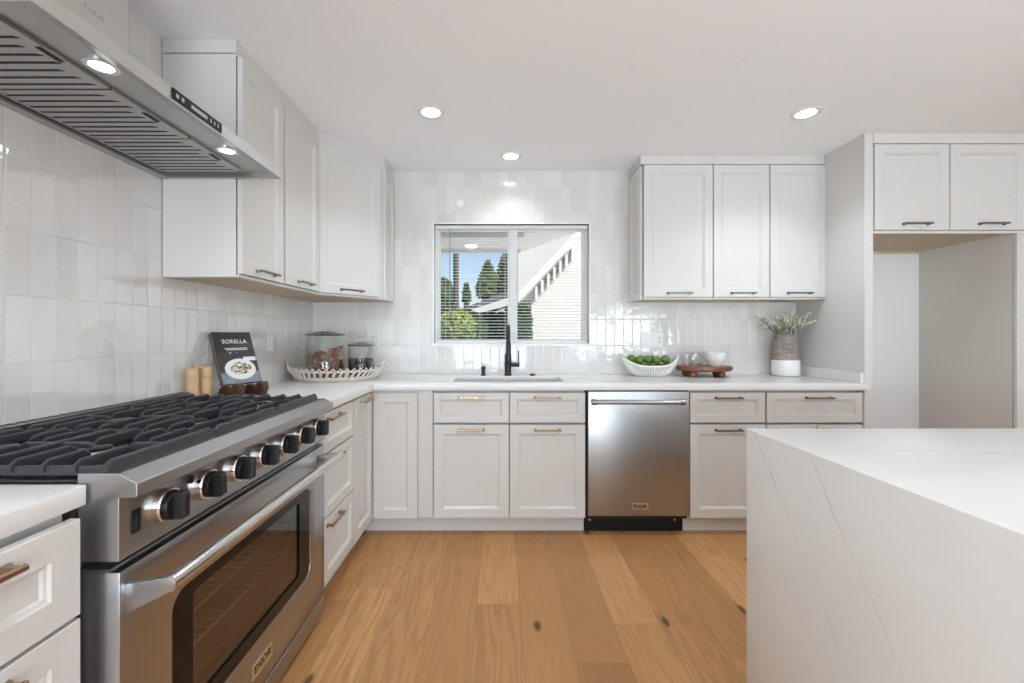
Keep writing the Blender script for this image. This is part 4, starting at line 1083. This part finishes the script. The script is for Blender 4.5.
# ------------------------------------------------------------------ footed board, tumblers, small bowl
wxb, wyb = at(704, 0, 3.075).x, 3.075
bd = thing('footed_board', (wxb, wyb, CT1), 'oval red-brown wooden board on stubby feet between the limes and the vase', 'board')
MB().lathe([(0, 0.040), (0.93, 0.040), (1.0, 0.048), (1.0, 0.066), (0.97, 0.072), (0, 0.072)], (wxb, wyb, CT1), n=60, sx=0.188, sy=0.140).build('top', ACACIA, bd)
for dx, dy in ((-0.105, -0.065), (0.085, -0.072), (0.112, 0.055), (-0.10, 0.060)):
    MB().lathe([(0, 0), (0.020, 0), (0.027, 0.010), (0.027, 0.030), (0.022, 0.0405), (0, 0.0405)], (wxb + dx, wyb + dy, CT1), n=20).build('foot', ACACIA, bd)
zb = CT1 + 0.0725
def tumbler(x, y, label):
    tag(MB().lathe([(0, 0), (0.030, 0), (0.036, 0.012), (0.041, 0.045), (0.039, 0.090), (0.0365, 0.090), (0.0385, 0.045), (0.034, 0.014), (0, 0.010)], (x, y, zb), n=36).build('tumbler', CLEAR, loc=(x, y, zb)), label, 'glass', 'tumblers on the wooden board')
tumbler(at(694.5, 0, 3.04).x, 3.04, 'clear glass tumbler at the front of the wooden board, left of the white bowl')
tumbler(at(687.5, 0, 3.13).x, 3.13, 'clear glass tumbler at the back of the wooden board, behind the other glass')
cxb, cyb = at(715, 0, 3.06).x, 3.06
q = MB().lathe([(0, 0), (0.034, 0), (0.036, 0.005), (0.052, 0.022), (0.070, 0.058), (0.077, 0.096), (0.0745, 0.097), (0.067, 0.060), (0.050, 0.027), (0, 0.010)], (cxb, cyb, zb), n=48)
tag(q.build('small_bowl', CERAMIC, loc=(cxb, cyb, zb)), 'plain white round bowl standing on the wooden board', 'bowl')

# ------------------------------------------------------------------ vase with stems
vx, vy = at(785.5, 0, 3.115).x, 3.115
def vase_material():
    t = NT('two_tone_stoneware'); X = t.xyz()
    P = t.comb(X[0], X[1], t.m_('MULTIPLY', X[2], 5.0))
    n = t.noise(P, 9.0, 4, 0.6); n2 = t.noise(t.comb(t.m_('MULTIPLY', X[0], 8.0), t.m_('MULTIPLY', X[1], 8.0), X[2]), 9.0, 3)
    brown = t.mix(t.rng(n, 0.3, 0.7), (0.150, 0.105, 0.085), (0.36, 0.30, 0.265))
    brown = t.mix(t.rng(n2, 0.45, 0.7, 0, 0.4), brown, (0.42, 0.37, 0.33))
    k = t.m_('GREATER_THAN', t.m_('ADD', X[2], t.m_('MULTIPLY', n2, 0.004)), 0.115)
    t.set('Base Color', t.mix(k, (0.82, 0.81, 0.79), brown)); t.set('Roughness', t.rng(k, 0, 1, 0.4, 0.7))
    return t.m
va = MB().lathe([(0.0000, 0), (0.0718, 0), (0.0823, 0.006), (0.0879, 0.022), (0.0879, 0.085), (0.0849, 0.15), (0.0735, 0.235), (0.0656, 0.285), (0.0669, 0.292), (0.0643, 0.293), (0.0613, 0.285), (0.0691, 0.235), (0.0788, 0.15), (0.0788, 0.02), (0.0000, 0.012)], (vx, vy, CT1), n=56)
tag(va.build('vase', vase_material(), loc=(vx, vy, CT1)), 'brown and white stoneware vase of pale stems at the right end of the counter', 'vase')
STEM = mat('sage_stem', (0.16, 0.19, 0.10), 0.6, noise=0.3, nscale=30)
BUD = mat('pale_buds', (0.80, 0.78, 0.66), 0.6, noise=0.15, nscale=40)
LEAF = mat('sage_leaf', (0.36, 0.39, 0.26), 0.6, noise=0.3, nscale=40)
rnd = random.Random(11)
for k in range(34):
    a = 2 * PI * k / 34 + rnd.uniform(-0.15, 0.15); out = rnd.uniform(0.05, 0.165) if k % 2 else rnd.uniform(-0.05, 0.05)
    hh = rnd.uniform(0.075, 0.165) * (1.0 - 0.25 * out / 0.165)
    oy = math.sin(a) * out * (0.8 if math.sin(a) < 0 else 0.25)
    b0 = Vector((vx + 0.046 * math.cos(a), vy + 0.046 * math.sin(a), CT1 + 0.16))
    b1 = Vector((vx + 0.052 * math.cos(a), vy + 0.052 * math.sin(a), CT1 + 0.292))
    tip = Vector((vx + 0.052 * math.cos(a) + out * math.cos(a), vy + 0.052 * math.sin(a) + oy, CT1 + 0.292 + hh))
    mid = b1.lerp(tip, 0.5) + Vector((0, 0, 0.012))
    q = MB(); q.tube([b0, b1, mid, tip], [0.0022, 0.0020, 0.0016, 0.0010], 5)
    so = q.build('flower_stem', STEM, loc=tuple(b0))
    tag(so, 'slender sage stem with pale buds in the brown and white vase', 'flower stem', 'pale stems in the vase')
    q = MB(); ql = MB()
    for j in range(8):
        t = 0.22 + 0.78 * j / 7; p = b1.lerp(mid, t * 2) if t < 0.5 else mid.lerp(tip, (t - 0.5) * 2)
        d = (tip - b1).normalized(); side = Vector((rnd.uniform(-1, 1), rnd.uniform(-1, 1), rnd.uniform(-0.3, 0.6))).normalized()
        ax_ = (d + side * 0.9).normalized(); R = Vector((0, 0, 1)).rotation_difference(ax_).to_matrix()
        (q if j > 1 and (j + k) % 5 else ql).sphere(p + ax_ * 0.013, 0.0165, (0.26, 0.26, 1.0), 1, R)
    q.build('buds', BUD, so, smooth=80); ql.build('leaves', LEAF, so, smooth=80)

# ------------------------------------------------------------------ outdoors, seen through the window
GRASS = mat('lawn', (0.10, 0.17, 0.045), 0.9, noise=0.4, nscale=6)
STUCCO = mat('white_stucco', (0.60, 0.595, 0.58), 0.85, noise=0.03, nscale=10, bump=0.2, bscale=60)
WHITEW = mat('white_painted_timber', (0.70, 0.70, 0.68), 0.6, noise=0.02)
SHINGLE = mat('grey_shingles', (0.12, 0.135, 0.16), 0.9, noise=0.4, nscale=14)
BARK = mat('bark', (0.09, 0.065, 0.045), 0.9, noise=0.4, nscale=12)
POLEM = mat('weathered_pole', (0.10, 0.085, 0.075), 0.9, noise=0.3, nscale=8)
FOL1 = mat('leaf_bright_green', (0.20, 0.28, 0.055), 0.7, noise=0.45, nscale=4)
FOL2 = mat('leaf_deep_green', (0.05, 0.095, 0.033), 0.7, noise=0.45, nscale=4)
FOL3 = mat('conifer_green', (0.13, 0.175, 0.075), 0.7, noise=0.45, nscale=4)
struct(MB().box((-30, YB + 0.2, -0.35), (30, 60, -0.25)).build('ground_outside', GRASS))
struct(MB().box((-12, YB + 0.2, -0.26), (12, 10.2, -0.20)).build('bounce_paving', mat('bounce_concrete', (0.78, 0.76, 0.72), 0.9, noise=0.08, nscale=5)))  # pale slab added out of view to bounce light up onto the soffit
def leaf_cloud(q, centre, rad, n, size, rnd, conic=False):
    t = bmesh.new()
    for i in range(n):
        while True:
            p = Vector((rnd.uniform(-1, 1), rnd.uniform(-1, 1), rnd.uniform(-1, 1)))
            if p.length <= 1: break
        if conic:
            hgt = (p.z + 1) / 2; p.x *= (1 - hgt) * 1.0 + 0.04; p.y *= (1 - hgt) * 1.0 + 0.04
        c_ = Vector((centre[0] + p.x * rad[0], centre[1] + p.y * rad[1], centre[2] + p.z * rad[2]))
        u = Vector((rnd.uniform(-1, 1), rnd.uniform(-1, 1), rnd.uniform(-1, 1))).normalized(); w = u.orthogonal().normalized()
        s = size * rnd.uniform(0.6, 1.4)
        vs = [t.verts.new(c_ + u * s), t.verts.new(c_ + w * s * 0.45), t.verts.new(c_ - u * s), t.verts.new(c_ - w * s * 0.45)]
        t.faces.new(vs)
    q._take(t)
def tree(name, px, ptop, pbot, wpx, Y, m, label, cat, conic=False, n=2200, size=0.12, trunk_to=None, seed=1):
    rnd = random.Random(seed); top, bot = at(px, ptop, Y), at(px, pbot, Y); r_ = wpx / 2 * Y / F
    o = thing(name, (top.x, Y, -0.25), label, cat)
    q = MB(); leaf_cloud(q, (top.x, Y, (top.z + bot.z) / 2), (r_, r_, (top.z - bot.z) / 2), n, size, rnd, conic)
    q.build('foliage', m, o, smooth=0, recalc=False)
    MB().cyl((top.x, Y, -0.25), (top.x, Y, bot.z + (top.z - bot.z) * 0.75), 0.012 * Y, 0.004 * Y, n=10).build('trunk', BARK, o)
tree('conifer', 488, 262, 300, 32, 30, FOL3, 'tall bushy conifer in the middle of the left window pane', 'tree', True, 2600, 0.28, seed=2)
tree('conifer', 466.5, 283, 303, 10, 40, FOL2, 'small dark conifer spire between the pole and the neighbouring roof', 'tree', True, 900, 0.25, seed=3)
tree('tree', 442, 278, 330, 26, 26, FOL2, 'dark tree at the left edge of the window', 'tree', False, 2400, 0.26, seed=4)
tree('tree', 509, 252, 312, 22, 27, FOL3, 'tree partly hidden by the window mullion', 'tree', False, 2200, 0.26, seed=5)
tree('shrub', 462, 309, 350, 52, 9, FOL1, 'bright green shrub low in the left window pane', 'shrub', False, 3200, 0.06, seed=6)
tree('shrub', 497, 312, 352, 44, 10.5, FOL2, 'dark green shrub below the neighbouring roof', 'shrub', False, 3200, 0.08, seed=7)
tree('shrub', 523, 304, 352, 15, 7.3, FOL2, 'dark green shrub in the right window pane beside the white wall', 'shrub', False, 2600, 0.07, seed=8)
po = at(456, 0, 22)
q = MB(); q.cyl((po.x, 22, -0.25), (po.x, 22, 7.5), 0.17, 0.12, n=12); tag(q.build('utility_pole', POLEM, loc=(po.x, 22, -0.25)), 'dark wooden utility pole against the sky in the left window pane', 'pole')
# neighbouring house with low shingled roof
nh = thing('neighbour_house', (0, 15, -0.25), 'neighbouring house with a low grey roof and white fascia seen through the window', 'house')
a, b2 = at(463, 308, 14), at(530, 283, 14)
MB().prism([(a.x, a.z), (b2.x, b2.z), (b2.x + 3, b2.z - 1.1), (b2.x + 3, b2.z - 1.3), (b2.x, b2.z - 0.2), (a.x, a.z - 0.13)], 1, 14, 20).build('roof', SHINGLE, nh)
a, b2 = at(464, 312, 13.9), at(532, 290, 13.9)
MB().prism([(a.x, a.z), (b2.x, b2.z), (b2.x, b2.z - 0.30), (a.x, a.z - 0.16)], 1, 13.86, 13.98).build('fascia', WHITEW, nh)
MB().box((a.x + 0.9, 15, -0.25), (a.x + 5, 19.5, a.z - 0.1)).build('wall', STUCCO, nh)
p0, p1 = at(486, 313, 12), at(512, 331, 12)
MB().cyl((p0.x, 12, p0.z), (p1.x, 12, p1.z), 0.07, n=8).build('brace', WHITEW, nh)
# covered patio: soffit with a lamp
SOFF = mat('white_soffit_paint', (0.88, 0.88, 0.87), 0.6, noise=0.01)
pr = thing('patio_cover', (-1.5, 5, 2.45), 'flat white patio cover above the left window pane', 'patio cover')
z = 2.45
MB().prism([(-4.5, 3.42), (2.0, 3.42), (0.92, 5.40), (0.275, 6.75), (-4.5, 6.95)], 2, z, z + 0.16).build('soffit', SOFF, pr)
ps = at(472, 250, 6.35)
MB().lathe([(0, -0.02), (0.07, -0.016), (0.09, 0.0), (0, 0.0)], (ps.x, 6.2, z), n=20).build('lamp', emit('patio_lamp', (1, 0.97, 0.9), 3.0), pr)
for y in (4.4, 5.4, 6.4): MB().box((-4.4, y, z - 0.05), (0.3, y + 0.06, z), 0.003).build('rafter', WHITEW, pr)
MB().box((-3.1, 6.6, -0.25), (-2.98, 6.72, z), 0.004).build('post', WHITEW, pr)
# white wing of the house on the right with a sloping eave
hw = thing('house_wing', (1.5, 8, -0.25), 'white house wing with a sloping eave filling the right window pane', 'house')
Y8 = 8.0
P = lambda px, py, Y=Y8: (at(px, py, Y).x, at(px, py, Y).z)
gx0 = P(531.5, 0)[0]
MB().prism([(gx0, -0.25), (4.5, -0.25), (4.5, 4.2), (P(518, 0)[0], 4.2), P(518, 300), P(531.5, 300)], 1, Y8, Y8 + 4).build('wall', STUCCO, hw)
q = MB(); e0, e1 = P(518, 303, 7.6), P(600, 216, 7.6)
q.prism([e0, e1, (e1[0], e1[1] + 0.16), (e0[0], e0[1] + 0.16)], 1, 7.5, 8.0); q.build('eave', WHITEW, hw)
q = MB()
for k in range(7):
    px = 536 + 6 * k; x, zt = P(px, 303 - (px - 518) * 1.06 + 3, 7.7); q.box((x - 0.02, 7.62, zt - 0.22), (x + 0.02, 7.98, zt))
q.build('rafter_tails', WHITEW, hw)
